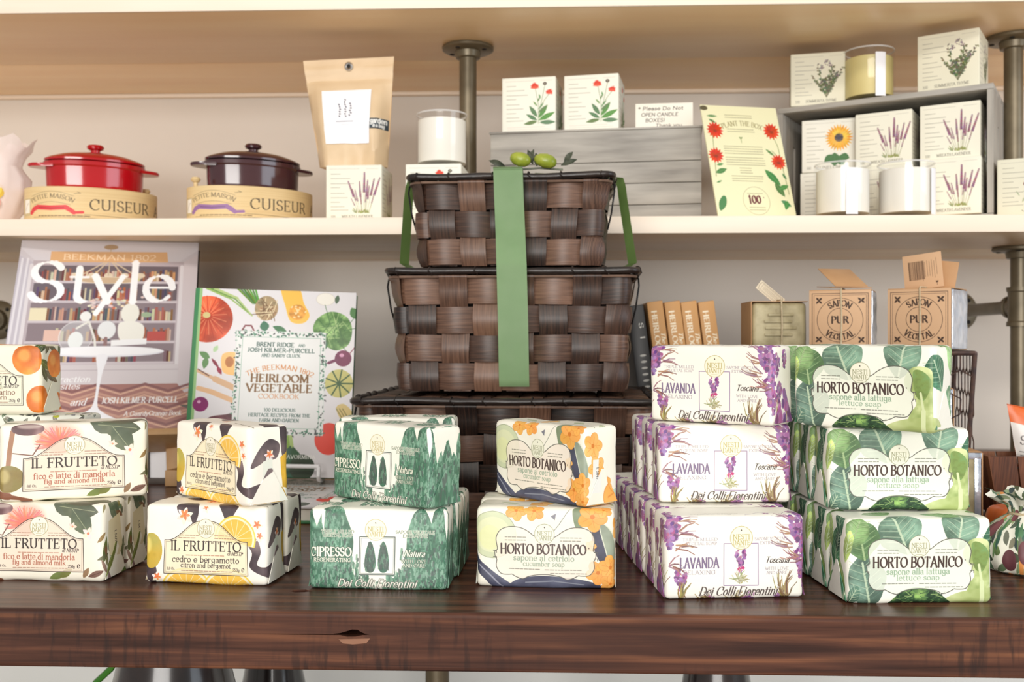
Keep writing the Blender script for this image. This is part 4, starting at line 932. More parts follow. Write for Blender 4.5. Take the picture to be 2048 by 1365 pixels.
M_vase = noisy('dark_glazed_pot', (30, 24, 24), (52, 40, 38), .25, (30, 30, 30), coat=.4)
M_leafg = noisy('green_leaf', (62, 128, 40), (96, 160, 58), .4, (30, 30, 30))
M_cello = noisy('pink_tissue', (246, 226, 220), (252, 238, 233), .4, (14, 14, 14), 5, .8, alpha=.62)
M_yellow = noisy('yellow_petal', (236, 196, 60), (244, 212, 96), .5, (12, 12, 12))
M_pinkp = noisy('pink_petal', (240, 176, 160), (246, 200, 186), .5, (12, 12, 12))
M_silver = noisy('silver_wrap', (176, 188, 206), (214, 220, 230), .22, (60, 60, 60), 4, .8, metal=.5)
# ------------------------------------------------------------------ the setting
YW = 1.80                                    # wall
YS0, YS1 = 1.34, 1.785                       # shelf front and back
ZS, ZSB, ZU = ZT+.3555, ZT+.333, ZT+.637     # lower shelf top / underside, upper shelf underside
bm = NB(); box(bm, (-3, YW, 0), (3, YW+.1, 2.6)); structure('wall_back', bm, M_wall)
bm = NB(); box(bm, (-3, -1.5, -.05), (3, YW, 0)); structure('floor', bm, M_floor)
def shelf(label, z0, z1):
    t = thing('wall_shelf', label, 'shelf', (0, YS0, z0))
    h = z1-z0; dy = YS1-YS0
    bm = NB(); box(bm, (-1.25, .004, 0), (1.25, .2515, h), .0006); obj('shelf_board', bm, M_maple, t)
    bm = NB(); box(bm, (-1.25, .2525, 0), (1.25, dy, h), .0006); obj('shelf_board', bm, M_maple, t)
    bm = NB(); box(bm, (-1.25, 0, -.0002), (1.25, .004, h+.0002), .0008); obj('edge_band', bm, M_edge, t)
    return t
shelf('upper maple shelf with pale edge, across the top of the picture', ZU, ZU+.0225)
shelf('middle maple shelf with pale edge, carrying the casseroles and grey crates', ZSB, ZS)
bm = NB(); box(bm, (-1.25, YW-.012, ZU-.006), (1.25, YW, ZU+.001), .002); structure('gap_light_strip', bm, M_edge)  # pale strip painting the light that shines through the gap behind the shelf
bm = NB(); box(bm, (-3, YW-.02, 0), (3, YW, .84), .003); structure('trim_2', bm, M_white)
# counter: one thick reclaimed plank with a knot hole and a split in its sawn edge
def counter():
    bm = NB(); box(bm, (-1.25, .692, ZT-.0415), (1.25, 1.78, ZT), .0035, seg=3)
    o = obj('counter_plank', bm, M_counter, angle=50)
    tag(o, 'thick dark reclaimed wood counter plank under the stacked soaps', 'counter')
    p = PY(703, 1269, .692); cut = []
    def lens(w0, h0, cx, cz, dep):
        c = NB()
        pts = [(cx-w0/2, cz), (cx-w0*.3, cz+h0*.12), (cx-w0*.14, cz+h0*.36), (cx+w0*.02, cz+h0*.6), (cx+w0*.16, cz+h0*.58), (cx+w0*.25, cz+h0*.3), (cx+w0*.36, cz+h0*.06), (cx+w0/2, cz-h0*.02), (cx+w0*.3, cz-h0*.14), (cx+w0*.1, cz-h0*.34), (cx-w0*.12, cz-h0*.36), (cx-w0*.3, cz-h0*.16)]
        prism(c, pts, dep, Matrix(((1, 0, 0, 0), (0, 0, -1, .692+dep*.8), (0, 1, 0, 0), (0, 0, 0, 1)))); cut.append(c)
    lens(.026, .0052, p.x, p.z, .03); lens(.11, .0007, p.x-.03, p.z-.0006, .012)
    q = PZ(600, 1183, ZT); c = NB()
    prism(c, [(q.x-.008, q.y), (q.x-.003, q.y-.004), (q.x+.004, q.y-.003), (q.x+.009, q.y), (q.x+.003, q.y+.005), (q.x-.004, q.y+.004)], .01, Matrix.Translation((0, 0, ZT-.006))); cut.append(c)
    cs = []
    for c in cut:
        co = obj('cutter', c, M_hole); cs.append(co)
        md = o.modifiers.new('b', 'BOOLEAN'); md.operation = 'DIFFERENCE'; md.object = co; md.solver = 'EXACT'
    dg = bpy.context.evaluated_depsgraph_get(); me = bpy.data.meshes.new_from_object(o.evaluated_get(dg))
    o.modifiers.clear(); o.data = me
    for co in cs: bpy.data.objects.remove(co)
    c = NB(); prism(c, [(p.x-.009, p.z-.0036), (p.x+.013, p.z-.0029), (p.x+.0105, p.z-.0062), (p.x+.001, p.z-.0072), (p.x-.006, p.z-.0066)], .0009, Matrix(((1, 0, 0, 0), (0, 0, -1, .6925), (0, 1, 0, 0), (0, 0, 0, 1))))
    sc = obj('exposed_wood_scar', c, noisy('raw_wood_scar', (128, 88, 66), (148, 106, 82), .7, (20, 60, 200)), o)
    for pl in me.polygons: pl.use_smooth = False
counter()
# ---- pipe supports
def flange(t, z, down, r=.039, loc=(0, 0)):
    bm = NB(); s = -1 if down else 1
    lathe(bm, [(0, 0), (r*.96, 0), (r, s*.0015), (r, s*.005), (r*.94, s*.0065), (.02, s*.008), (.0185, s*.017), (.0165, s*.018), (0, s*.018)], 40)
    f = obj('pipe_flange', bm, M_pipe, t, (0, 0, z))
    for k in range(4):
        a = PI/4+k*PI/2+.3; b2 = NB(); lathe(b2, [(0, s*.0052), (.0036, s*.0074), (.0036, s*.0082), (0, s*.0082)], 12, (r*.74*math.cos(a), r*.74*math.sin(a), 0)); obj('screw_hole', b2, M_hole, f)
def pipe(t, z0, z1, r=.0131):
    bm = NB(); lathe(bm, [(0, z0), (r, z0), (r, z1), (0, z1)], 28); obj('pipe', bm, M_pipe, t)
def arm(t, z, L):           # tee and horizontal arm to the wall
    bm = NB(); lathe(bm, [(.0135, z-.030), (.0185, z-.030), (.0185, z-.024), (.0165, z-.022), (.0165, z+.022), (.0185, z+.024), (.0185, z+.030), (.0135, z+.030)], 28)
    tube(bm, [(0, .005, z), (0, .026, z)], .0165, 24); tube(bm, [(0, .020, z), (0, .028, z)], .0185, 24); obj('pipe_tee', bm, M_pipe, t)
    bm = NB(); tube(bm, [(0, .02, z), (0, L-.002, z)], .0105, 24); obj('pipe_arm', bm, M_pipe, t)
    bm = NB(); MX = Matrix.Translation((0, L, z)) @ Matrix.Rotation(PI/2, 4, 'X')
    lathe(bm, [(0, 0), (.035, 0), (.036, .0015), (.036, .005), (.034, .0065), (.02, .008), (.018, .018), (.0105, .019)], 36, M=MX)
    f = obj('wall_flange', bm, M_pipe, t)
    for k in range(4):
        a = PI/4+k*PI/2; b2 = NB(); lathe(b2, [(0, .0052), (.0036, .0074), (.0036, .0082), (0, .0082)], 12, (.027*math.cos(a), .027*math.sin(a), 0), M=MX); obj('screw_hole', b2, M_hole, f)
YP = 1.52
def support(px, label, low=True, py=612, y=YP, pl=None, up=True, yl=None):
    x = PY(px, 683, y).x
    if up:
        t = thing('pipe_support', label, 'pipe', (x, y, ZS))
        pipe(t, 0, ZU-ZS-.001); flange(t, ZU-ZS, True)
    if low:
        y = yl or y
        if pl: x = PY(pl, 683, y).x
        u = thing('pipe_support', label.replace('upper', 'lower').replace('between the two shelves', 'under the middle shelf'), 'pipe', (x, y, ZT))
        pipe(u, 0, ZSB-ZT-.001); flange(u, ZSB-ZT, True); arm(u, PY(px, py, y).z-ZT, YW-y)
support(936, 'upper olive grey pipe with flange, between the two shelves behind the basket tower')
support(2027, 'upper olive grey pipe at the right edge, between the two shelves', py=614, y=1.50, pl=2039, yl=1.56)
support(-199, 'olive grey pipe with round wall flange, behind the large style book at left', py=633, up=False)
bm = NB(); x = PY(936, 683, YP).x
t = thing('pipe_support', 'olive grey pipe below the counter, hanging under the plank', 'pipe', (x, 1.1, .42)); pipe(t, 0, ZT-.0415-.42-.001); flange(t, ZT-.0415-.42, True)
# ---- below the counter
bm = NB(); box(bm, (-1.25, .70, .38), (1.25, 1.79, .42), .004); structure('trim_3', bm, M_counter)
def pot(px0, px1, y, label, h=.30):
    a, b = PY(px0, 1352, y), PY(px1, 1352, y); r = (b.x-a.x)/2; zt = a.z+.004; h = zt-.42
    t = thing('garden_pot', label, 'pot', ((a.x+b.x)/2, y, .42))
    bm = NB(); lathe(bm, [(0, 0), (r*.7, 0), (r*1.2, h*.3), (r*1.25, h*.6), (r*1.12, h*.9), (r*.97, h), (r*.85, h+.03), (r*.8, h+.028), (r*.9, h-.02), (0, h*.5)], 40); obj('pot_body', bm, M_vase, t)
    bm = NB(); lathe(bm, [(r*.78, h+.028), (r*.88, h+.028), (r*.9, h+.034), (r*.88, h+.04), (r*.78, h+.04), (r*.78, h+.028)], 40); obj('pot_rim', bm, M_vase, t)
pot(233, 462, .95, 'larger dark glazed pot below the counter, left one')
pot(488, 606, 1.22, 'smaller dark bluish pot below the counter, right of the larger pot')
pot(1366, 1500, 1.0, 'dark pot just peeking out below the counter under the lavender soaps')
def shoot(pts, wd, label):
    t = thing('potted_plant_shoot', label, 'plant', pts[0])
    P = [Vector(p)-Vector(pts[0]) for p in pts]
    bm = NB(); tube(bm, P, [.0035]*(len(P)-1)+[.0015], 8); obj('stem', bm, M_leafg, t)
    bm = NB(); e = P[-1]; n = 10; L = wd*1.6; prev = None
    for k in range(n+1):
        u = k/n; w_ = wd/2*math.sin(PI*min(1, u*.93+.05))**.7; c = e+Vector((-.2*L*u, 0, L*u*.9-.25*L*u*u))
        row = [bm.verts.new(c+Vector((-w_, -.002, 0))), bm.verts.new(c+Vector((0, .004, 0))), bm.verts.new(c+Vector((w_, -.002, 0)))]
        if prev:
            for i in range(2): bm.faces.new((prev[i], prev[i+1], row[i+1], row[i]))
        prev = row
    bmesh.ops.solidify(bm, geom=bm.faces[:], thickness=.0008); obj('leaf', bm, M_leafg, t)
zl = .42
p = PY(192, 1366, 1.06); q = PY(222, 1338, 1.06); shoot([(p.x-.05, 1.06, zl), (p.x-.012, 1.06, p.z-.02), (p.x, 1.06, p.z), (q.x, 1.06, q.z), (q.x+.02, 1.06, q.z+.03)], .02, 'thin green shoot below the counter, left of the larger pot')
p = PY(494, 1366, .9); shoot([(p.x+.03, .93, zl), (p.x+.01, .92, p.z-.07), (p.x, .9, p.z-.03)], .026, 'round green leaf between the two dark pots below the counter')
p = PY(2, 1362, 1.06); shoot([(p.x-.03, 1.06, zl), (p.x-.01, 1.06, p.z-.06), (p.x, 1.06, p.z-.03)], .02, 'small green leaf below the counter at the left edge')
# ------------------------------------------------------------------ paper-wrapped soaps and printed cartons
def rbox(Wd, D, H, r, cuts, uvf, amp=0.0, seed=0, taper=0.0):
    """rounded box, base centre at the origin; uvf(axis, sign, p) -> uv"""
    half = (Wd/2, D/2, H/2)
    def coords(a, n):
        q = [-a, -a+r*.45, -a+r]; inner = [-a+r+(2*a-2*r)*k/n for k in range(1, n)]
        return q+inner+[a-r, a-r*.45, a]
    G = [coords(half[i], cuts[i]) for i in range(3)]
    vs, idx, fs, uv = [], {}, [], []
    def vert(p):
        q = [max(-(half[i]-r), min(half[i]-r, p[i])) for i in range(3)]
        d = Vector([p[i]-q[i] for i in range(3)])
        n = d.normalized() if d.length > 1e-9 else Vector((0, 0, 1))
        v = Vector(q)+n*r
        key = tuple(round(c*1e6) for c in v)
        if key not in idx:
            if amp:
                s = Vector(v)*38+Vector((seed, 0, 0)); a = noise.noise(s)*amp+noise.noise(s*3.1)*amp*.35
                v = v+n*a
            if taper: v = Vector((v.x*(1-taper*(.5-v.z/H)), v.y, v.z))
            idx[key] = len(vs); vs.append(v+Vector((0, 0, H/2)))
        return idx[key]
    for ax in range(3):
        b, c = [(1, 2), (2, 0), (0, 1)][ax]
        for sg in (-1, 1):
            gb, gc = G[b], G[c]
            for i in range(len(gb)-1):
                for j in range(len(gc)-1):
                    cs = []
                    for (u, v) in ((i, j), (i+1, j), (i+1, j+1), (i, j+1)):
                        p = [0, 0, 0]; p[ax] = sg*half[ax]; p[b] = gb[u]; p[c] = gc[v]; cs.append(p)
                    if sg < 0: cs = cs[::-1]
                    f = [vert(p) for p in cs]
                    if len(set(f)) < 3: continue
                    if len(set(f)) == 3:
                        keep = [k for k in range(4) if f[k] not in f[:k]]; f = [f[k] for k in keep]; cs = [cs[k] for k in keep]
                    fs.append(f); uv += [uvf(ax, sg, p) for p in cs]
    me = bpy.data.meshes.new('m'); me.from_pydata([tuple(v) for v in vs], [], fs)
    me.uv_layers.new(name='UVMap').data.foreach_set('uv', np.array(uv, f4).ravel())
    for p in me.polygons: p.use_smooth = True
    return me
SW, SH, SD = .106, .0615, .038
def uv_wrap(cv, Wd, D, H):
    ex = 100/Wd
    def f(ax, sg, p):
        x = (p[0]/Wd+.5)*100; y = 58*(.5-p[2]/H); d = (p[1]+D/2)*ex
        if ax == 0: x = 100+d if sg > 0 else -d
        elif ax == 2: y = -d if sg > 0 else min(59.5, 58+d*.04)
        elif sg > 0: x = 100-x
        return ((x-cv.x0)/(cv.x1-cv.x0), 1-(y-cv.y0)/(cv.y1-cv.y0))
    return f
def flap_mesh(cv, mat, side, D, H, Wd):
    """folded triangle of wrapping paper on the end of a bar"""
    bm = NB(); uvl = bm.loops.layers.uv.new('UVMap'); x = side*(Wd/2+.00015); t = side*.0004
    out = [(-D*.47, .002), (D*.47, .002), (D*.06, H*.46), (-D*.02, H*.46)]
    a = [bm.verts.new((x, y, z)) for y, z in out]; b = [bm.verts.new((x+t, y*.985, z)) for y, z in out]
    F = [bm.faces.new(b), bm.faces.new(a[::-1])]+[bm.faces.new((a[i], a[(i+1) % 4], b[(i+1) % 4], b[i])) for i in range(4)]
    ox, oy = R_.uniform(104, 124), R_.uniform(6, 34)
    for f in F:
        for l in f.loops:
            u = ox+l.vert.co.y*400; v = oy+(H-l.vert.co.z)*300
            l[uvl].uv = ((u-cv.x0)/(cv.x1-cv.x0), 1-(v-cv.y0)/(cv.y1-cv.y0))
    bmesh.ops.recalc_face_normals(bm, faces=bm.faces)
    me = bpy.data.meshes.new('flap'); bm.to_mesh(me); bm.free(); me.materials.append(mat); return me
class Soap:
    def __init__(s, cv, seed):
        s.mat = printed('soap_wrapper_%d' % seed, cv, .42, .45, .10, 90)
        s.me = rbox(SW, SD, SH, .0042, (14, 6, 8), uv_wrap(cv, SW, SD, SH), .0010, seed*3.7); s.me.materials.append(s.mat)
        s.fl = [flap_mesh(cv, s.mat, q, SD, SH, SW) for q in (-1, 1)]; s.proto = None
    def put(s, c, rz, label, group, sc=1.0):
        if s.proto is None:
            r = thing('soap_bar', label, 'soap', c, rz, group); link('paper_wrapper', s.me, r)
            for m in s.fl: link('end_flap', m, r)
            s.proto = r
        else: r = dup(s.proto, c, rz, label, group)
        r.scale = (sc, 1, 1); return r
S_fig, S_lem, S_org, S_oli = Soap(art_fig(), 1), Soap(art_lemon(), 2), Soap(art_orange(), 3), Soap(art_olive(), 4)
S_cyp, S_cuc, S_lav, S_let = Soap(art_cypress(), 5), Soap(art_cucumber(), 6), Soap(art_lavender(), 7), Soap(art_lettuce(), 8)
def front(bl, br, z):
    """front bottom corners (pixels) -> base centre of the bar and its turn"""
    a, b = PZ(bl[0], bl[1], ZT+z), PZ(br[0], br[1], ZT+z); d = (b-a); rz = math.atan2(d.y, d.x)
    m = (a+b)/2; n = Vector((-math.sin(rz), math.cos(rz), 0))
    return m, n, rz
def row(S, bl, br, lev, labels, group, step=.0395, shift=0.0, sc=1.0, dz=0.0):
    z = lev*(SH+.0006)+dz; m, n, rz = front(bl, br, z); t = Vector((math.cos(rz), math.sin(rz), 0)); out = []
    for k, lb in enumerate(labels):
        c = m+n*(SD/2+k*step)+t*(shift*k+(R_.uniform(-.0012, .0012) if k else 0)); c.z = ZT+z
        out.append(S.put(c, rz+(R_.uniform(-.02, .02) if k else 0), lb, group, sc))
    return out
g = 'fig soaps'
row(S_fig, (-54, 1161), (211, 1166), 0, ['fig and almond milk soap bar in front of the bottom layer, leftmost stack', 'fig soap bar directly behind the front bottom fig bar'], g, .041)
row(S_fig, (2, 1006), (290, 992), 1, ['fig and almond milk soap bar on top of the leftmost stack'], g, sc=1.03)
g = 'citron soaps'
row(S_lem, (288, 1166), (537, 1175), 0, ['citron and bergamot soap bar in front of the bottom layer', 'citron soap bar directly behind the front bottom citron bar'], g, .0405, sc=.94)
row(S_lem, (351, 991), (496, 1017), 1, ['citron and bergamot soap bar on top, turned to the left'], g, sc=.95)
m, n, rz = front((-146, 826), (77, 830), 2*(SH+.0006))
m = PZ(-36, 829, ZT+2*(SH+.0006)); m.y += SD/2
S_org.put(m, 0.02, 'orange-print soap bar at the left edge, on top of the dark olive-print bars', 'orange and olive print soaps')
for k in (0, 1): S_oli.put(Vector((m.x+.020*(k+.9), m.y+.001+.002*(1-k), ZT+k*(SH+.0006))), 0.0, ['dark olive-print soap bar on the counter, lowest behind the fig stack', 'dark olive-print soap bar under the orange-print bar'][k], 'orange and olive print soaps')
g = 'cypress soaps'
row(S_cyp, (625, 1179), (887, 1183), 0, ['green cypress soap bar in front of the bottom layer', 'green cypress soap bar second from front in the bottom layer', 'green cypress soap bar rearmost in the bottom layer'], g, .041, .0025)
row(S_cyp, (665, 994), (858, 1021), 1, ['green cypress soap bar on top in front, turned to the left'], g)
row(S_cyp, (676, 980), (909, 981), 1, ['green cypress soap bar on top, behind the front one'], g, sc=.94)
g = 'cucumber soaps'
row(S_cuc, (961, 1174), (1221, 1181), 0, ['cucumber soap bar in front of the bottom layer', 'cucumber soap bar directly behind the front bottom cucumber bar'], g, .0405, -.002)
row(S_cuc, (983, 987), (1178, 1019), 1, ['cucumber soap bar on top, turned to the left'], g, sc=.96)
ordn = ['front', 'second from front', 'third from front', 'fourth from front', 'fifth from front', 'rearmost']
g = 'lavender soaps'
row(S_lav, (1333, 1202), (1606, 1197), 0, ['lavender soap bar, %s of the bottom layer of its stack' % ordn[k] for k in range(6)], g, .0415, 0, sc=.98)
row(S_lav, (1321, 1007), (1579, 1007), 1, ['lavender soap bar, %s of the middle layer of its stack' % ordn[k] for k in range(3)], g, .042, -.003, sc=.98)
row(S_lav, (1302, 841), (1544, 854), 2, ['lavender soap bar alone on top of its stack'], g)
g = 'lettuce soaps'
row(S_let, (1692, 1210), (1986, 1206), 0, ['lettuce soap bar, %s of the bottom layer of its stack' % ordn[k] for k in range(4)], g, .0405, 0.0)
row(S_let, (1666, 1021), (1932, 1021), 1, ['lettuce soap bar, %s of the middle layer of its stack' % ordn[k] for k in range(4)], g, .0405, -.001)
row(S_let, (1587, 850), (1870, 867), 2, ['lettuce soap bar in front on top of its stack'], g)
row(S_let, (1571, 841), (1834, 844), 2, ['lettuce soap bar on top of its stack, second from front', 'lettuce soap bar on top of its stack, third from front'], g, .0400, -.003)
# ---- candle cartons
BS = .0785
def uv_faces(ax, sg, p):
    if ax == 2: return (.02, .98)
    u = p[0] if ax == 1 else p[1]*(1 if sg > 0 else -1)
    if ax == 1 and sg > 0: u = -u
    return (u/BS+.5, p[2]/BS+.5)
class Carton:
    def __init__(s, name, cv):
        s.me = rbox(BS, BS, BS, .0012, (4, 4, 4), uv_faces, .00015, len(name)); s.me.materials.append(printed(name, cv, .55, .35, .05, 40)); s.n = name
    def put(s, loc, rz, label, group='candle cartons', sc=1.0):
        o = link('candle_carton', s.me, None, loc, rz); o.scale = (sc, sc, sc); return tag(o, label, 'box', group)
B_lav, B_mar, B_thy, B_sun, B_pop = Carton('lavender_carton', art_box_lavender()), Carton('marigold_carton', art_box_marigold()), Carton('thyme_carton', art_box_thyme()), Carton('sunflower_carton', art_box_sunflower()), Carton('poppy_carton', art_box_poppy())
def glass_candle(c, r, h, wax, label, fill=.84, lab=None):
    t = thing('glass_candle', label, 'candle', c, 0, 'candles in glass tumblers')
    bm = NB(); lathe(bm, [(0, 0), (r*.96, 0), (r, .002), (r, h-.002), (r*.94, h-.002), (r*.935, h-.004), (r*.935, .006), (0, .006)], 48); obj('glass_tumbler', bm, M_glass, t)
    bm = NB(); tube(bm, [(r*.965*math.cos(k*PI/24), r*.965*math.sin(k*PI/24), h-.0012) for k in range(48)], r*.034, 8, closed=True); obj('glass_lip', bm, M_lip, t)
    bm = NB(); ri = r*.925; lathe(bm, [(0, .0065), (ri, .0065), (ri, h*fill), (ri*.97, h*fill+.001), (ri*.5, h*fill-.001), (0, h*fill-.001)], 48); obj('wax', bm, wax, t)
    bm = NB(); tube(bm, [(0, 0, h*fill-.002), (.001, 0, h*fill+.006)], .0009, 6); obj('wick', bm, M_twine, t)
    if lab is not None:
        bm = NB(); n = 10
        for k in range(n):
            a0, a1 = lab+(k/n-.5)*.42, lab+((k+1)/n-.5)*.42; q = [(r*1.003*math.sin(a), -r*1.003*math.cos(a)) for a in (a0, a1)]
            bm.faces.new([bm.verts.new((q[0][0], q[0][1], h*.03)), bm.verts.new((q[1][0], q[1][1], h*.03)), bm.verts.new((q[1][0], q[1][1], h*.86)), bm.verts.new((q[0][0], q[0][1], h*.86))])
        bmesh.ops.remove_doubles(bm, verts=bm.verts, dist=1e-6); bmesh.ops.solidify(bm, geom=bm.faces[:], thickness=-.0002); obj('paper_label', bm, M_paperlab, t)
    return t
# ------------------------------------------------------------------ the tower of woven baskets
def perim(Wd, D, rc):
    """rounded rectangle by arc length, from front-left corner rightwards"""
    a, b = Wd/2-rc, D/2-rc; q = PI*rc/2; L = 2*(2*a+2*b)+4*q
    segs = [('l', (-a, -D/2), (1, 0), 2*a), ('c', (a, -b), -90, q), ('l', (Wd/2, -b), (0, 1), 2*b), ('c', (a, b), 0, q), ('l', (a, D/2), (-1, 0), 2*a), ('c', (-a, b), 90, q), ('l', (-Wd/2, b), (0, -1), 2*b), ('c', (-a, -b), 180, q)]
    def at(s):
        s %= L
        for g in segs:
            if s <= g[3]+1e-9:
                if g[0] == 'l':
                    d = g[2]; return Vector((g[1][0]+d[0]*s, g[1][1]+d[1]*s, 0)), Vector((d[1], -d[0], 0))
                t = math.radians(g[2]+90*s/g[3]); n = Vector((math.cos(t), math.sin(t), 0))
                return Vector((g[1][0], g[1][1], 0))+n*rc, n
            s -= g[3]
        return at(0)
    return at, L
def strip_faces(bm, rows, uvl, tl, tone, u0, v0):
    """rows: list of (left, mid, right) points along a strip; makes a two-sided thin bent strip"""
    prev = None; u = u0
    for i, r in enumerate(rows):
        vs = [bm.verts.new(p) for p in r]
        if i: u += (rows[i][1]-rows[i-1][1]).length
        if prev:
            for k in range(len(vs)-1):
                f = bm.faces.new((prev[0][k], prev[0][k+1], vs[k+1], vs[k])); f[tl] = tone
                wv = [0, .5, 1]; wd = (r[-1]-r[0]).length
                for l, (uu, vv) in zip(f.loops, ((prev[1], wv[k]), (prev[1], wv[k+1]), (u, wv[k+1]), (u, wv[k]))): l[uvl].uv = (uu, v0+vv*wd)
        prev = (vs, u)
def woven_body(Wd, D, H, ncol, nrow, taper, seed, mat, phase=0):
    rg = random.Random(seed); rc = .012; at, L = perim(Wd, D, rc); pc = L/ncol; pr = H/nrow
    bm = NB(); uvl = bm.loops.layers.uv.new('UVMap'); tl = bm.faces.layers.float.new('tone'); A = .0042
    def pt(s, z, off):
        p, n = at(s); k = 1-taper*(1-z/H); return Vector((p.x*k, p.y*k, z))+n*off
    for i in range(ncol):                      # uprights
        sc = (i+.5)*pc; hw = pc*.425; tone = rg.random(); rows = []; dz = H*.999/(nrow*6)
        for k in range(nrow*6+1):
            z = k*dz; ph = z/pr-.5; off = A*math.cos(PI*ph)*(1 if (i+phase) % 2 else -1)
            jx = .0006*math.sin(z*90+i*2)
            rows.append((pt(sc-hw+jx, z, off-.0008), pt(sc+jx, z, off+.0006), pt(sc+hw+jx, z, off-.0008)))
        if math.cos(PI*(nrow-1))*(1 if (i+phase) % 2 else -1) > 0:      # folded over the rim rod
            rows = rows[:-3]
            for z, off in ((H-.0045, .0052), (H-.0015, .0074), (H+.0008, .0077), (H+.0016, .0058)): rows.append((pt(sc-hw, z, off), pt(sc, z, off+.0004), pt(sc+hw, z, off)))
        strip_faces(bm, rows, uvl, tl, tone, rg.random()*9, rg.random()*9)
    for j in range(nrow):                      # weavers
        zc = (j+.5)*pr; hh = pr*.46; rows = []; m = ncol*8; u0 = rg.random()*9
        for k in range(m+1):
            s = k*L/m; i = s/pc-.5; off = -A*math.cos(PI*i)*(1 if phase % 2 == 0 else -1)*(-1 if j % 2 == 0 else 1)*-1
            off = A*math.cos(PI*i)*(1 if (j+phase) % 2 == 0 else -1)
            jz = .0007*math.sin(s*31+j*1.7)
            rows.append((pt(s, zc-hh+jz, off-.0009), pt(s, zc+jz, off+.0007), pt(s, zc+hh+jz, off-.0009)))
        # the tone changes from one over-pass to the next
        f0 = len(bm.faces); strip_faces(bm, rows, uvl, tl, .5, u0, rg.random()*9)
        bm.faces.ensure_lookup_table(); tn = [rg.random() for _ in range(ncol+2)]
        for q in range(f0, len(bm.faces)): bm.faces[q][tl] = tn[int(math.floor(((q-f0)//2/8+.06-(1.5 if (j+phase) % 2 == 0 else .5))/2)) % (ncol//2)]
    me = finish(bm, mat, 180, 'weave')
    return me
def woven_top(Wd, D, pitch, mat, seed):
    rg = random.Random(seed); bm = NB(); uvl = bm.loops.layers.uv.new('UVMap'); tl = bm.faces.layers.float.new('tone'); A = .0016
    nx, ny = max(3, round(Wd/pitch)), max(3, round(D/pitch)); px, py = Wd/nx, D/ny
    for i in range(nx):
        x = -Wd/2+(i+.5)*px; rows = []
        for k in range(ny*5+1):
            y = -D/2+k*D/(ny*5); z = A*math.cos(PI*(y+D/2)/py-PI/2)*(1 if i % 2 else -1)
            rows.append(tuple(Vector((x+e*px*.44, y, z-abs(e)*.0007)) for e in (1, 0, -1)))
        strip_faces(bm, rows, uvl, tl, rg.random(), rg.random()*9, rg.random()*9)
    for j in range(ny):
        y = -D/2+(j+.5)*py; rows = []
        for k in range(nx*5+1):
            x = -Wd/2+k*Wd/(nx*5); z = A*math.cos(PI*(x+Wd/2)/px-PI/2)*(-1 if j % 2 else 1)
            rows.append(tuple(Vector((x, y+e*py*.44, z-abs(e)*.0007)) for e in (-1, 0, 1)))
        strip_faces(bm, rows, uvl, tl, rg.random(), rg.random()*9, rg.random()*9)
    return finish(bm, mat, 180, 'weave')
def basket(label, c, rz, Wd, D, H, ncol, nrow, taper, seed, lidover=.007, phase=0):
    t = thing('lidded_basket', label, 'basket', c, rz, 'stacked woven baskets')
    hb = H-.0095
    link('woven_body', woven_body(Wd, D, hb, ncol, nrow, taper, seed, M_strip, phase), t)
    bm = NB(); k = 1-taper                                               # black core added behind the weave, painting the shade of its gaps
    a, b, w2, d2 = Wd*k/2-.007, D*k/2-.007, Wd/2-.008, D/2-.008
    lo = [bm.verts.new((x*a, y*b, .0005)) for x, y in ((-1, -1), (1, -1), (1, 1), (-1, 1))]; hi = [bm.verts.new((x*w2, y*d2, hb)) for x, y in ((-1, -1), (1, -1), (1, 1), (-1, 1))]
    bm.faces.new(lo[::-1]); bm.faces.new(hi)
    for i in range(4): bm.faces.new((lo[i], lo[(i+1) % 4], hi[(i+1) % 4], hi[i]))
    obj('gap_shade_core', bm, M_gap_shade, t)
    at, L = perim(Wd+.0105, D+.0105, .014); bm = NB()
    tube(bm, [at(L*k/120)[0]+Vector((0, 0, hb-.0005)) for k in range(120)], .0016, 8, closed=True); obj('rim_rod', bm, M_rod, t)
    at, L = perim(Wd+2*lidover, D+2*lidover, .010); bm = NB(); R2 = random.Random(seed+5); n = 160
    lid = link('basket_lid', woven_top(Wd+.004, D+.004, .028, M_strip, seed+1), t, (0, 0, H-.003))
    pts = []; rr = []
    for k in range(n):
        s = L*k/n; p, nn = at(s); wob = .0016*noise.noise(Vector((p.x*14, p.y*14, seed*1.3)))
        pts.append(p+Vector((0, 0, -.001+wob))); rr.append(.0037+.0007*noise.noise(Vector((p.x*40, p.y*40, seed))))
    tube(bm, pts, rr, 10, closed=True)
    s = 0
    while s < L:                                                       # binding wraps
        p, nn = at(s); tt = Vector((-nn.y, nn.x, 0))
        ring = [p+Vector((0, 0, -.001))+nn*.0044*math.cos(q*PI/5)+Vector((0, 0, .0044*math.sin(q*PI/5)))+tt*(.004*q/10) for q in range(10)]
        tube(bm, ring, .0008, 5, closed=True); s += R2.uniform(.03, .06)
    obj('lid_binding', bm, M_rim, lid)
    for sg in (-1, 1):                                                 # wire loop hinges at the sides
        bm = NB(); x = sg*(Wd/2+.004); y = -D*.42
        tube(bm, [(x, y+.02, H-.008), (x+sg*.004, y, H-.012), (x+sg*.0045, y-.004, H-.02), (x+sg*.001, y-.002, H-.045), (x-sg*.003, y+.004, H-.062)], .0011, 6)
        obj('wire_loop', bm, M_wire, t)
    return t
RZ = math.radians(-2.5)
zA, zB, zC_, zD = ZT, ZT+.1335, ZT+.2735, ZT+.377
def ctr(px, Y, D): p = PY(px, 683, Y); return Vector((p.x, Y+D/2, 0))
cA = ctr(1016, 1.048, .25); cA.z = zA
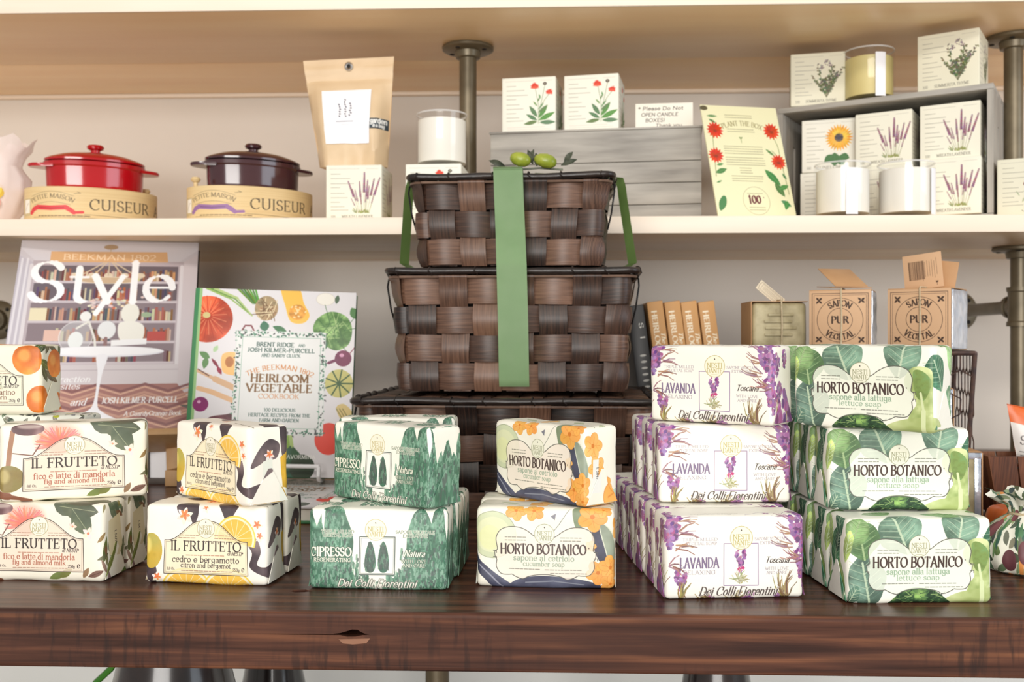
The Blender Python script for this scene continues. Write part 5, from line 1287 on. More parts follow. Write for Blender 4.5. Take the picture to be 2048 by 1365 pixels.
basket('large dark woven basket at the bottom of the tower, behind the soaps', cA, RZ, .306, .25, .1335-.0035, 28, 4, .06, 3, phase=0)
cB = ctr(1030, 1.095, .19); cB.z = zB
basket('medium dark woven basket in the middle of the tower', cB, RZ, .262, .19, .139-.003, 24, 4, .05, 8, phase=1)
cC = ctr(1026, 1.12, .145); cC.z = zC_
basket('small dark woven basket on top of the tower', cC, RZ, .216, .145, .1065-.003, 20, 3, .05, 13, phase=0)
# ---- green ribbon tied over the tower
t = thing('ribbon', 'light green satin ribbon tied down over the basket tower', 'ribbon', (0, 0, 0))
def band(name, pts, wv, mat):
    bm = NB(); prev = None
    for p in pts:
        r = [bm.verts.new(Vector(p)-Vector(wv)/2), bm.verts.new(p), bm.verts.new(Vector(p)+Vector(wv)/2)]
        if prev:
            for k in range(2): bm.faces.new((prev[k], prev[k+1], r[k+1], r[k]))
        prev = r
    bmesh.ops.solidify(bm, geom=bm.faces[:], thickness=.0007); obj(name, bm, mat, t)
rw = .0325
yT, yM = 1.120-.0165, 1.095-.0185
def rp(px, py, Y): return PY(px, py, Y)
q = [rp(1015, 336, yT+.006), rp(1016, 341, yT), rp(1018, 400, yT-.002), rp(1021, 470, yT-.008), rp(1023, 530, yM-.0025), rp(1026, 640, yM-.0035), rp(1028, 760, yM-.001), rp(1028.5, 772, yM+.001), rp(1028.5, 774, yM+.0022)]
band('front_band', q, (rw, 0, 0), M_ribbon)
ztop = zD+.0045
band('top_band', [Vector((q[0].x, q[0].y, q[0].z)), Vector((q[0].x, yT+.018, ztop+.0035)), Vector((q[0].x, yT+.05, ztop+.004)), Vector((q[0].x, yT+.10, ztop+.004)), Vector((q[0].x, yT+.155, ztop+.003))], (rw, 0, 0), M_ribbon)
for sg in (-1, 1):
    x0 = cC.x+sg*.128; x1 = cB.x+sg*.141; yy = 1.20
    band('side_band', [Vector((cC.x+sg*.02, yy-.02, ztop+.0046)), Vector((cC.x+sg*.1, yy-.01, ztop+.003)), Vector((x0-sg*.004, yy, zD+.006)), Vector((x0-sg*.001, yy, zD-.004)), Vector((x0+sg*.001, yy, zD-.02)), Vector((x1-sg*.004, yy, zC_+.0085)), Vector((x1-sg*.012, yy, zC_+.0035))], (sg*-.009, .016, 0), M_ribbon_d)
# ---- olives tucked under the ribbon
t = thing('olive_pick', 'two green olives with grey green leaves on the top basket lid', 'decoration', (0, 0, 0))
for px, py, L in ((1041, 319, .0125), (1091, 322, .0135)):
    p = PY(px, py, 1.155); bm = NB(); M = Matrix.Translation(p) @ Matrix.Rotation(.25, 4, 'Y') @ Matrix.Rotation(PI/2, 4, 'Y')
    lathe(bm, [(0, -L), (.0035, -L*.93), (.0068, -L*.6), (.0085, 0), (.0074, L*.55), (.004, L*.9), (0, L)], 24, M=M); obj('olive', bm, M_olive, t)
for px, py, a, L in ((1056, 324, 70, .02), (1066, 322, 110, .018), (1074, 326, 95, .016), (1122, 324, 20, .02), (1010, 326, 160, .02), (1128, 318, 50, .016)):
    p = PY(px, py, 1.16); p.z -= .004; bm = NB(); a = math.radians(a); d = Vector((math.cos(a), 0, math.sin(a))); s = Vector((-d.z, .3, d.x)).normalized(); R = []
    for u, wv in ((0, .12), (.25, .8), (.5, 1), (.75, .7), (1, .05)): c = p+d*L*u+Vector((0, -.004*math.sin(PI*u), 0)); R.append([bm.verts.new(c-s*.0036*wv), bm.verts.new(c+Vector((0, .001, 0))), bm.verts.new(c+s*.0036*wv)])
    for A_, B_ in zip(R, R[1:]):
        for k in range(2): bm.faces.new((A_[k], A_[k+1], B_[k+1], B_[k]))
    bmesh.ops.solidify(bm, geom=bm.faces[:], thickness=.0006); obj('leaf', bm, M_oleaf, t)
bm = NB(); a, b = PY(1030, 330, 1.16), PY(1126, 330, 1.16); a.z = b.z = ztop+.0062; tube(bm, [a, (a+b)/2+Vector((0, 0, .002)), b], .0012, 6); obj('twig', bm, M_oleaf, t)
# ------------------------------------------------------------------ books, savon cubes, wire basket
def uv_planar(me, fn):
    u = me.uv_layers.get('UVMap') or me.uv_layers.new(name='UVMap')
    for p in me.polygons:
        for li in p.loop_indices: u.data[li].uv = fn(me.vertices[me.loops[li].vertex_index].co, p.normal)
def slab(w0, h0, th, bev):
    bm = NB(); box(bm, (-w0/2, 0, 0), (w0/2, th, h0), bev); return bm
def hardback(label, M, Wd, H, T, cover_mat, cvw, spine_mat, art_x0, group=None, name='hardback_book'):
    """local: front face at y=0 looking -y, spine at -x, bottom at z=0"""
    t = thing(name, label, 'book', (0, 0, 0), 0, group); t.matrix_world = M
    me = finish(slab(Wd, H, .0028, .0007), [cover_mat]); 
    sp = -art_x0; tot = cvw
    uv_planar(me, lambda v, n: (v.x/Wd+.5, v.z/H)); link('front_cover', me, t)
    bm = NB(); box(bm, (-Wd/2, T-.0028, 0), (Wd/2, T, H), .0007); obj('back_cover', bm, spine_mat, t)
    bm = NB(); box(bm, (-Wd/2+.002, .003, .003), (Wd/2-.003, T-.003, H-.003)); obj('page_block', bm, M_pages, t)
    bm = NB(); n = 8; P = [(-Wd/2+.003-.005*math.cos(PI*(k/n-.5)), T/2+T/2*math.sin(PI*(k/n-.5))) for k in range(n+1)]
    Q = [(x+.0022, min(max(y, .0029), T-.0029)) for x, y in P][::-1]; prism(bm, P+Q, H); obj('book_spine', bm, spine_mat, t)
    return t
def frame(bl, br, tl, tr):
    """plane of a standing book from four points"""
    x = ((br-bl)+(tr-tl)).normalized(); z = ((tl-bl)+(tr-br)); z = (z-x*z.dot(x)).normalized(); y = z.cross(x)
    M = Matrix((x, y, z)).transposed().to_4x4(); M.translation = (bl+br)/2
    return M, (br-bl).length, (tl-bl).length
# cookbook standing on the flat copy
zk = ZT+.0312
bl, br = PY(365, 962, 1.150), PY(698, 964, 1.172)
tl, tr = PY(368, 577, 1.190), PY(684, 590, 1.214)
dz = zk-bl.z; M, Wd, H = frame(bl, br, tl, tr)
m_cook = printed('cookbook_cover', art_cookbook(), .32, .5, 0)
H -= dz; M.translation += Vector((0, 0, dz))
hardback('vegetable cookbook standing upright with pumpkin and cabbage photo cover', M, Wd, H, .019, m_cook, 104, M_green_cloth, -4)
# the flat copy below: front edge of its pages at y=1045
p0 = PZ(590, 1048, ZT)
t = hardback('vegetable cookbook lying flat under the upright copy', Matrix(), .205, .235, .0182, m_cook, 104, M_green_cloth, -4)
Mf = Matrix.Rotation(-.05, 4, 'Z') @ Matrix.Rotation(-PI/2, 4, 'X')
Mf.translation = Vector((PY(500, 1048, p0.y).x, p0.y, ZT+.0185)); t.matrix_world = Mf
# white wire easel holding the cookbook
t = thing('wire_easel', 'white coated wire easel holding the upright cookbook', 'stand', (0, 0, 0)); t.matrix_world = M
bm = NB(); r = .0024; zf = -.008+r+.0003
for x in (-.055, .062):
    wp = M @ Vector((x, .05, 0)); wp.z = ZT+.0188+r; ft = tuple(M.inverted() @ wp)
    tube(bm, [ft, (x, .022, -.0028), (x, -.012, -.0028), (x, -.017, .001), (x, -.017, .012)], r, 8)
    tube(bm, [(x, .024, -.0028), (x, .028, .03), (x, .04, .10)], r, 8)
    tube(bm, [(x, .04, .10), (x, .043, .06), ft], r, 8)
tube(bm, [(-.055, -.017, .012), (.062, -.017, .012)], r, 8); tube(bm, [(-.055, .04, .10), (.062, .04, .10)], r, 8); obj('wire_frame', bm, M_white_wire, t)
# style book on its wooden easel
bl, br = PY(-18, 872, 1.225), PY(379, 861, 1.285); tl, tr = PY(52, 480, 1.375), PY(402, 487, 1.435)
M, Wd, H = frame(bl, br, tl, tr)
m_sty = printed('style_cover', art_style(), .22, .5, 0)
t = hardback('large lilac interior style book with white lettering, leaning at left', M, Wd, H, .022, m_sty, 100, M_black, 0)
M2 = M.copy(); M2.translation = M @ Vector((0, 0, 0))
t = thing('wooden_easel', 'light wooden easel carrying the large style book', 'stand', (0, 0, 0))
x = M.to_3x3() @ Vector((1, 0, 0)); y = M.to_3x3() @ Vector((0, 1, 0)); zv = M.to_3x3() @ Vector((0, 0, 1)); o_ = M.translation
def bar(name, a, b, w_, d_, mat):
    a, b = Vector(a), Vector(b); L = (b-a).length; q = (b-a).normalized(); s = Vector((1, 0, 0)); s = (s-q*s.dot(q)).normalized(); n = q.cross(s)
    bm = NB(); box(bm, (-w_/2, -d_/2, 0), (w_/2, d_/2, L), .0012)
    Mx = Matrix((s, n, q)).transposed().to_4x4(); Mx.translation = a
    for v in bm.verts: v.co = Mx @ v.co
    obj(name, bm, mat, t)
bt = o_+y*.034
for sx_ in (-.085, .098):
    top = bt+x*sx_*.8+zv*.20; bot = bt+x*sx_-zv*.04; bar('easel_leg', bot, top, .017, .009, M_easel)
    ft = bot+y*-.002; g0 = Vector((ft.x, ft.y-.004, ZT+.0005)); bar('easel_foot', g0, ft+Vector((0, -.004, .0)), .017, .010, M_easel)
top = bt+zv*.19+y*.012; foot = Vector((top.x, top.y+.10, ZT+.003)); bar('easel_back_leg', foot, top, .016, .009, M_easel)
bar('easel_crossbar', bt+zv*.19+y*.007-x*.07, bt+zv*.19+y*.007+x*.08, .012, .004, M_easel)
a = o_-x*.12+y*.012-zv*.0055; b = o_+x*.115+y*.012-zv*.0055
bm = NB(); box(bm, (-.12, -.012, -.0105), (.115, .042, -.0012), .0012)
for v in bm.verts: v.co = M @ v.co
obj('easel_ledge', bm, M_easel, t)
p = PZ(330, 1000, ZT)
t = thing('picture_frame', 'dark thin framed white panel standing behind the citron soaps', 'frame', (PY(352, 900, 1.30).x, 1.30, ZT))
bm = NB()
for lo, hi in (((-.045, 0, 0), (-.037, .012, .105)), ((.037, 0, 0), (.045, .012, .105)), ((-.045, 0, .097), (.045, .012, .105)), ((-.045, 0, 0), (.045, .012, .008))): box(bm, lo, hi, .001)
obj('frame_moulding', bm, M_darkwood, t); bm = NB(); box(bm, (-.039, .005, .006), (.039, .009, .099)); obj('white_panel', bm, M_paperlab, t)
# brown cookbooks, spines forward, behind the lavender soaps
m_sp = printed('brown_spine', art_spine(''), .5, .4, .05); Hs, Ts, Ds = .241, .0208, .17
def spine_mesh(mat, cw, T_, Hh):
    me = finish((lambda b: (box(b, (-T_/2, 0, 0), (T_/2, .003, Hh), .0012), b)[1])(NB()), [mat]); uv_planar(me, lambda v, n: (v.x/T_+.5, v.z/Hh)); return me
def spine_book(name, px, Y, lean, label, mat, cover, T_, group, Hh=Hs):
    p = PY(px, 603, Y)
    t = thing(name, label, 'book', (0, 0, 0), 0, group)
    R = Matrix.Rotation(lean, 4, 'Y'); top = Vector((p.x, Y, p.z)); bot = top-(R.to_3x3() @ Vector((0, 0, Hh)))
    R.translation = Vector((bot.x, Y, ZT+.0006+abs(math.sin(lean))*T_/2)); t.matrix_world = R
    link('book_spine', spine_mesh(mat, 20, T_, Hh), t)
    bm = NB()
    for s in (-1, 1): box(bm, (s*T_/2-(.0026 if s > 0 else 0), .002, 0), (s*T_/2+(.0026 if s < 0 else 0), Ds, Hh), .0006)
    obj('cover_boards', bm, cover, t); bm = NB(); box(bm, (-T_/2+.0028, .003, .003), (T_/2-.0028, Ds-.004, Hh-.0035)); obj('page_block', bm, M_pages, t); return t
wt = ['first', 'second', 'third', 'fourth']
for k, px in enumerate((1309, 1344, 1377, 1412)):
    spine_book('cookbook', px, 1.315, math.radians(-7.5), 'tan cookbook with white spine lettering, %s from left in the row behind the lavender soaps' % wt[k], m_sp, M_kraftd, Ts, 'tan cookbooks')
spine_book('notebook', 1270, 1.318, math.radians(-7.5), 'black book with white printed spine, between the basket tower and the tan cookbooks', printed('black_spine', art_black_spine(), .4, .5, 0), M_black, .022, None, .236)
# ---- chicken wire basket turned over, carrying the soap cubes
RB = math.radians(-15); cr = PY(1950, 700, 1.082); Wb, Db = .232, .16; zt = .1785
dB = Vector((-math.cos(RB), -math.sin(RB), 0)); nB = Vector((-math.sin(RB), math.cos(RB), 0)); cB_ = cr+dB*Wb/2
t = thing('wire_basket', 'rusty chicken wire basket behind the lettuce soaps, carrying the soap cubes', 'basket', (cB_.x, cB_.y, ZT), RB)
bm = NB(); r = .0026; top = zt-r
def rect(z, ins=0): return [(-Wb/2+ins, ins, z), (Wb/2-ins, ins, z), (Wb/2-ins, Db-ins, z), (-Wb/2+ins, Db-ins, z)]
for z, i_ in ((r, .01), (top, 0)):
    q = rect(z, i_)
    for k in range(4): tube(bm, [q[k], q[(k+1) % 4]], r, 8)
for a, b in zip(rect(r, .01), rect(top, 0)): tube(bm, [a, b], r, 8)
obj('wire_frame', bm, M_rust, t)
def hexnet(O, U, V, wu, wv, s):
    O, U, V = Vector(O), Vector(U), Vector(V); bm = NB(); dx, dy = s*math.sqrt(3), s*1.5; E = set()
    for j in range(-1, int(wv/dy)+2):
        for i in range(-1, int(wu/dx)+2):
            cx, cy = i*dx+(dx/2 if j % 2 else 0), j*dy
            P = [(cx+s*math.sin(PI/3*k), cy+s*math.cos(PI/3*k)) for k in range(6)]
            for k in range(6):
                e = tuple(sorted((tuple(round(c, 5) for c in P[k]), tuple(round(c, 5) for c in P[(k+1) % 6])))); E.add(e)
    def J(p): return (p[0]+s*.16*noise.noise(Vector((p[0]*70, p[1]*70, 1))), p[1]+s*.16*noise.noise(Vector((p[0]*70, p[1]*70, 7))))
    for a, b in E:
        a, b = J(a), J(b)
        if not all(-.002 <= p[0] <= wu+.002 and -.002 <= p[1] <= wv+.002 for p in (a, b)): continue
        tube(bm, [O+U*a[0]+V*a[1], O+U*b[0]+V*b[1]], .00075, 5)
    return bm
Z = (0, 0, 1)
for nm, O, U, wu in (('front', (-Wb/2+.003, -.0005, .003), (1, 0, 0), Wb-.006), ('right', (Wb/2-.001, .003, .003), (0, 1, 0), Db-.006), ('left', (-Wb/2+.001, .003, .003), (0, 1, 0), Db-.006), ('back', (-Wb/2+.003, Db, .003), (1, 0, 0), Wb-.006)):
    obj('wire_mesh', hexnet(O, U, Z, wu, zt-.008, .0155), M_rust, t)
obj('wire_mesh', hexnet((-Wb/2+.003, .003, top), (1, 0, 0), (0, 1, 0), Wb-.006, Db-.006, .0155), M_rust, t)
# ---- soap cubes
m_sav = printed('savon_label', art_savon(), .6, .3, .1); m_tagb = printed('tag_back', art_tag_back(), .6, .3, 0); m_tags = printed('small_tag', art_tag_small(), .6, .3, 0)
def cube_soap(label, px0, px1, py0, py1, Y, rz, kind):
    a, b = PY(px0, 690, Y), PY(px1, 690, Y); S_ = (b.x-a.x); Hh = PY(px0, py0, Y).z-PY(px0, py1, Y).z
    Hh = S_*1.0 if kind != 0 else S_*.86
    m_ = (a+b)/2+Vector((-math.sin(rz), math.cos(rz), 0))*S_*.475
    t = thing('soap_cube', label, 'soap', (m_.x, m_.y, ZT+zt+.0008), rz, 'soap cubes on the wire basket'); h = S_/2
    D_ = S_*.95
    bs = .0035 if kind else .005
    me = rbox(S_-.0016, D_-.003, Hh-.0012, bs, (6, 6, 6), lambda *q: (0, 0), .0006, 9+kind); me.materials.append(M_soapg); o = link('soap_block', me, t); o.location = (0, .0005, .0006)
    if kind == 0:      # bare face forward, impressed lettering block, card sleeve down its left side
        bm = NB(); e = .0008
        for z_, x_, w_, hh in ((.24, -.02, .5, .05), (.36, .02, .56, .05), (.48, -.03, .5, .05), (.6, .02, .46, .05)): box(bm, (x_*S_-w_*S_/2, -D_/2-.0002, z_*S_), (x_*S_+w_*S_/2, -D_/2+.003, (z_+hh)*S_), .0008)
        obj('stamped_relief', bm, M_soapg, t)
        bm = NB(); box(bm, (-h-.0012, -D_/2, 0), (-h-.0002, D_/2, Hh), .0003); box(bm, (-h-.0012, -D_/2, Hh), (h, D_/2, Hh+.0008), .0003); obj('card_sleeve', bm, M_kraftd, t)
    else:
        bm = NB(); box(bm, (-h, -D_/2-.0009, 0), (h, -D_/2, Hh), .0003); me = finish(bm, [m_sav]); uv_planar(me, lambda v, n: (v.x/S_+.5, v.z/Hh)); link('printed_front', me, t)
        bm = NB(); box(bm, (-h, -D_/2, Hh), (h, D_/2, Hh+.0009), .0003); box(bm, (-h, D_/2, 0), (h, D_/2+.0009, Hh), .0003); obj('card_sleeve', bm, M_kraftd, t)
        bm = NB(); box(bm, (h-.0006, -D_/2+.001, .001), (h+.0012, D_/2-.001, Hh-.001), .0006)
        bmesh.ops.subdivide_edges(bm, edges=[e for e in bm.edges if e.calc_length() > .02], cuts=8, use_grid_fill=True)
        for v in bm.verts:
            if v.co.x > h: v.co.x += .0012*noise.noise(v.co*120)
        obj('cellophane_side', bm, M_silver, t)
    bm = NB(); y0 = -D_/2-.0022; xs = .02*S_
    tube(bm, [(xs, y0, .001), (xs+.0006, y0-.0004, Hh*.5), (xs, y0, Hh), (xs, y0+.002, Hh+.0022), (xs, 0, Hh+.0026), (xs, D_/2+.001, Hh+.0020), (xs, D_/2+.0025, Hh*.5)], .0009, 6)
    obj('twine', bm, M_twine, t)
    return t, S_, Hh
def tagcard(t, name, c, w_, hh, rx, ry, rz, mat, th=.0007, uv=True):
    me = finish((lambda b: (box(b, (-w_/2, 0, 0), (w_/2, th, hh), .0002), b)[1])(NB()), [mat])
    if uv: uv_planar(me, lambda v, n: (v.x/w_+.5, v.z/hh))
    o = link(name, me, t); o.location = c; o.rotation_euler = (rx, ry, rz); return o
Yc = 1.085
t, S_, Hh = cube_soap('bare olive green soap cube with a small paper tag, leftmost on the wire basket', 1504, 1616, 592, 697, Yc+.068, math.radians(0), 0)
tagcard(t, 'paper_tag', (-.010, -.012, Hh+.0055), .036, .0145, -.5, math.radians(40), 0, m_tags)
t, S_, Hh = cube_soap('kraft labelled soap cube with a folded brown card on top, middle one', 1620, 1740, 590, 697, Yc+.035, math.radians(-22), 1)
tagcard(t, 'folded_card', (.012, -.026, Hh+.0048), .040, .044, -1.05, 0, math.radians(36), M_kraftd, uv=False); tagcard(t, 'folded_card', (.012, -.024, Hh+.0036), .046, .042, -1.5, 0, math.radians(30), M_kraftd, uv=False)
t, S_, Hh = cube_soap('kraft labelled soap cube with an upright barcode card, rightmost on the wire basket', 1776, 1900, 590, 697, Yc+.016, math.radians(-36), 2)
tagcard(t, 'barcode_card', (-.001, -.008, Hh+.0012), .0415, .039, -.06, math.radians(-6), 0, m_tagb); tagcard(t, 'barcode_card', (.012, -.002, Hh+.0012), .034, .031, -.1, math.radians(8), 0, M_kraftd, uv=False)
# wrapped cube inside the wire basket, and a bare one in card behind the middle lettuce bars
def small_wrapped(px, py, Y, w_, hh, label, zb):
    p = PY(px, py, Y); t = thing('soap_cube', label, 'soap', (p.x, Y+w_/2, ZT+zb), math.radians(-6), 'soap cubes in wrapping')
    me = rbox(w_, w_, hh, .004, (6, 6, 6), lambda *q: (0, 0), .0007, 3); me.materials.append(M_soapg); link('soap_block', me, t)
    bm = NB(); box(bm, (w_/2+.0004, -w_/2, 0), (w_/2+.0014, w_/2, hh), .0003); box(bm, (-w_/2, -w_/2, hh+.0002), (w_/2, w_/2, hh+.0012), .0003); obj('card_sleeve', bm, M_kraftd, t)
    bm = NB()
    for s in (-1, 1): box(bm, (s*w_/2-.004*s-.003, -w_/2-.0016, 0), (s*w_/2-.004*s+.003, -w_/2-.0004, hh), .0004)
    box(bm, (-w_/2, -w_/2-.0016, hh-.006), (w_/2, -w_/2-.0004, hh), .0004); obj('cellophane_seam', bm, M_silver, t); return t
small_wrapped(1910, 980, 1.015, .056, .077, 'clear wrapped soap cube on the counter, peeking out beside the middle lettuce bars', .0005)
a = small_wrapped(1864, 820, 1.13, .058, .062, 'soap cube in shiny wrap inside the wire basket, behind the top lettuce bar', .0005); q_ = cr+dB*.048+nB*.052; a.location = (q_.x, q_.y, 0); a.rotation_euler = (0, 0, RB)
b = thing('soap_box_stack', 'brown card box inside the wire basket, under the shiny wrapped soap cube', 'box', (a.location.x, a.location.y, ZT+.0066), RB); bm = NB(); box(bm, (-.033, -.033, 0), (.033, .033, .066), .001); obj('card_box', bm, M_kraftd, b); bm = NB(); box(bm, (-.0335, -.0335, .05), (.0335, .0335, .0668), .001); obj('box_lid', bm, M_kraftd, b); a.location.z = ZT+.0742
# ---- slatted wooden basket with snack bags, at the right edge
pz = PY(1975, 914, 1.085); t = thing('slat_basket', 'flared red brown slatted wood basket at the right edge, behind the lettuce soaps', 'basket', (pz.x+.106, 1.085+.027, ZT))
zt2 = pz.z-ZT; rg = random.Random(4)
def slat_side(bm, uvl, tl, n, a0, a1, b0, b1, z0, z1):
    for k in range(n):
        u0, u1 = (k+.03)/n, (k+.97)/n; P = [a0.lerp(a1, u0), a0.lerp(a1, u1), b0.lerp(b1, u1), b0.lerp(b1, u0)]
        lo0, lo1, hi1, hi0 = P; nn = (lo1-lo0).cross(hi0-lo0).normalized()*.0022
        vs = [bm.verts.new(p) for p in (lo0, lo1, hi1, hi0)]+[bm.verts.new(p-nn) for p in (lo0, lo1, hi1, hi0)]
        tn = rg.random(); off = rg.random()*9
        for q in ((0, 1, 2, 3), (7, 6, 5, 4), (0, 4, 5, 1), (1, 5, 6, 2), (2, 6, 7, 3), (3, 7, 4, 0)):
            f = bm.faces.new([vs[i] for i in q]); f[tl] = tn
            for l in f.loops: l[uvl].uv = (l.vert.co.z+off, l.vert.co.x+l.vert.co.y)
bm = NB(); uvl = bm.loops.layers.uv.new('UVMap'); tl = bm.faces.layers.float.new('tone')
wt_, wb_, dt, db = .105, .092, .027, .022
lo = [Vector((x*wb_, y*db, .002)) for x, y in ((-1, -1), (1, -1), (1, 1), (-1, 1))]; hi = [Vector((x*wt_, y*dt, zt2)) for x, y in ((-1, -1), (1, -1), (1, 1), (-1, 1))]
for k, n in enumerate((7, 5, 7, 5)): slat_side(bm, uvl, tl, n, lo[k], lo[(k+1) % 4], hi[k], hi[(k+1) % 4], 0, 0)
bmesh.ops.recalc_face_normals(bm, faces=bm.faces); obj('slats', bm, M_slat, t)
bm = NB(); box(bm, (-wb_+.003, -db+.003, .0), (wb_-.003, db-.003, .003)); obj('basket_bottom', bm, M_slat, t)
bm = NB()
for zz in (.018, zt2-.012):
    f_ = zz/zt2; w_, d_ = wb_+(wt_-wb_)*f_-.0036, db+(dt-db)*f_-.0036; q = [(-w_, -d_, zz), (w_, -d_, zz), (w_, d_, zz), (-w_, d_, zz)]
    for k in range(4): tube(bm, [q[k], q[(k+1) % 4]], .0012, 6)
obj('inner_wire', bm, M_wire, t)
def bag(label, bl, br, tl, tr, Y, T_, mat, zlean=.0, tie=False, name='snack_bag', cat='bag'):
    P = [PY(*q, Y) for q in (bl, br, tl, tr)]; c = (P[0]+P[1])/2
    t = thing(name, label, cat, c); bm = NB(); uvl = bm.loops.layers.uv.new('UVMap'); nu, nv = 14, 18; grids = []
    for s in (-1, 1):
        g_ = []
        for j in range(nv+1):
            v = j/nv; r_ = []
            for i in range(nu+1):
                u = i/nu; p = P[0].lerp(P[1], u).lerp(P[2].lerp(P[3], u), v)-c
                b_ = (4*u*(1-u))**.6*(min(1, v*6)**.5)*max(0, 1-v)**.55*T_/2*1.25
                p = p+Vector((0, s*b_+zlean*v+.0015*noise.noise(Vector((u*5, v*6, s*3.+T_*90))), 0)); r_.append(bm.verts.new(p))
            g_.append(r_)
        grids.append(g_)
        for j in range(nv):
            for i in range(nu):
                f = bm.faces.new((g_[j][i], g_[j][i+1], g_[j+1][i+1], g_[j+1][i]))
                for l, (a, b) in zip(f.loops, ((i, j), (i+1, j), (i+1, j+1), (i, j+1))): l[uvl].uv = (a/nu, b/nv)
    A, B = grids
    for j in range(nv):
        for i in (0, nu): bm.faces.new((A[j][i], A[j+1][i], B[j+1][i], B[j][i]))
    for i in range(nu): bm.faces.new((A[0][i], A[0][i+1], B[0][i+1], B[0][i]))
    bmesh.ops.remove_doubles(bm, verts=bm.verts, dist=1e-5); obj('pouch', bm, mat, t); return t
m_sn = printed('snack_print', art_snack(), .35, .5, .2, 30)
t = bag('white snack bag with orange top, standing in the slatted basket at the right edge', (2050, 1012), (2150, 1012), (2014, 808), (2128, 830), 1.112, .026, m_sn)
bm = NB(); a = PY(2014, 809, 1.112)-t.location; b = PY(2128, 831, 1.112)-t.location; tube(bm, [a, b], .0012, 6, flat=.4); obj('crimped_seal', bm, m_sn, t)
# orange bag corner lying in front of the slatted basket
p = PZ(2010, 1032, ZT); t = thing('snack_bag', 'orange snack bag lying on the counter in front of the slatted basket', 'bag', (PY(2010, 1000, .95).x+.06, .94, ZT)); bm = NB()
me = rbox(.15, .045, .037, .012, (12, 6, 4), lambda *q: (0, 0), .003, 5); me.materials.append(noisy('orange_foil', (206, 92, 34), (226, 118, 50), .35, (20, 20, 20), 4, .3)); link('pouch', me, t)
bm = NB(); tube(bm, [(-.075, -.015, .016), (-.081, 0, .015), (-.075, .015, .016)], .002, 6, flat=.5); obj('crimped_seal', bm, m_sn, t)
# round paper wrapped soap with twisted top
pb = PZ(2046, 1160, ZT); t = thing('wrapped_soap', 'round soap in pleated leaf print paper with gathered top, right edge beside the lettuce stack', 'soap', (pb.x+.016, pb.y+.034, ZT))
m_fl = printed('leaf_paper', art_floral_paper(), .45, .4, .2, 60); bm = NB(); uvl = bm.loops.layers.uv.new('UVMap')
prof = [(0, 0), (.024, 0), (.031, .003), (.034, .012), (.033, .024), (.027, .034), (.017, .042), (.010, .047), (.012, .053), (.02, .059), (.027, .063)]; n = 48; R = []; Lp = 0
for k, (r_, z_) in enumerate(prof):
    row_ = []
    for i in range(n):
        a = 2*PI*i/n; pl = 1+(.02+.10*(k/10)**1.5)*math.sin(a*12+k*.25); row_.append(bm.verts.new((r_*pl*math.cos(a), r_*pl*math.sin(a), z_+(.003*math.sin(a*5+1) if k > 8 else 0))))
    R.append(row_)
for k in range(len(R)-1):
    for i in range(n):
        f = bm.faces.new((R[k][i], R[k][(i+1) % n], R[k+1][(i+1) % n], R[k+1][i]))
        for l, (a, b) in zip(f.loops, ((i, k), (i+1, k), (i+1, k+1), (i, k+1))): l[uvl].uv = (1-abs(1-(2*a/n) % 2), b/10)
bmesh.ops.remove_doubles(bm, verts=bm.verts, dist=1e-5); obj('pleated_paper', bm, m_fl, t, angle=60)
bm = NB(); tube(bm, [(.0108*math.cos(k*PI/10), .0108*math.sin(k*PI/10), .0472) for k in range(20)], .0011, 6, closed=True); obj('twine', bm, M_twine, t)
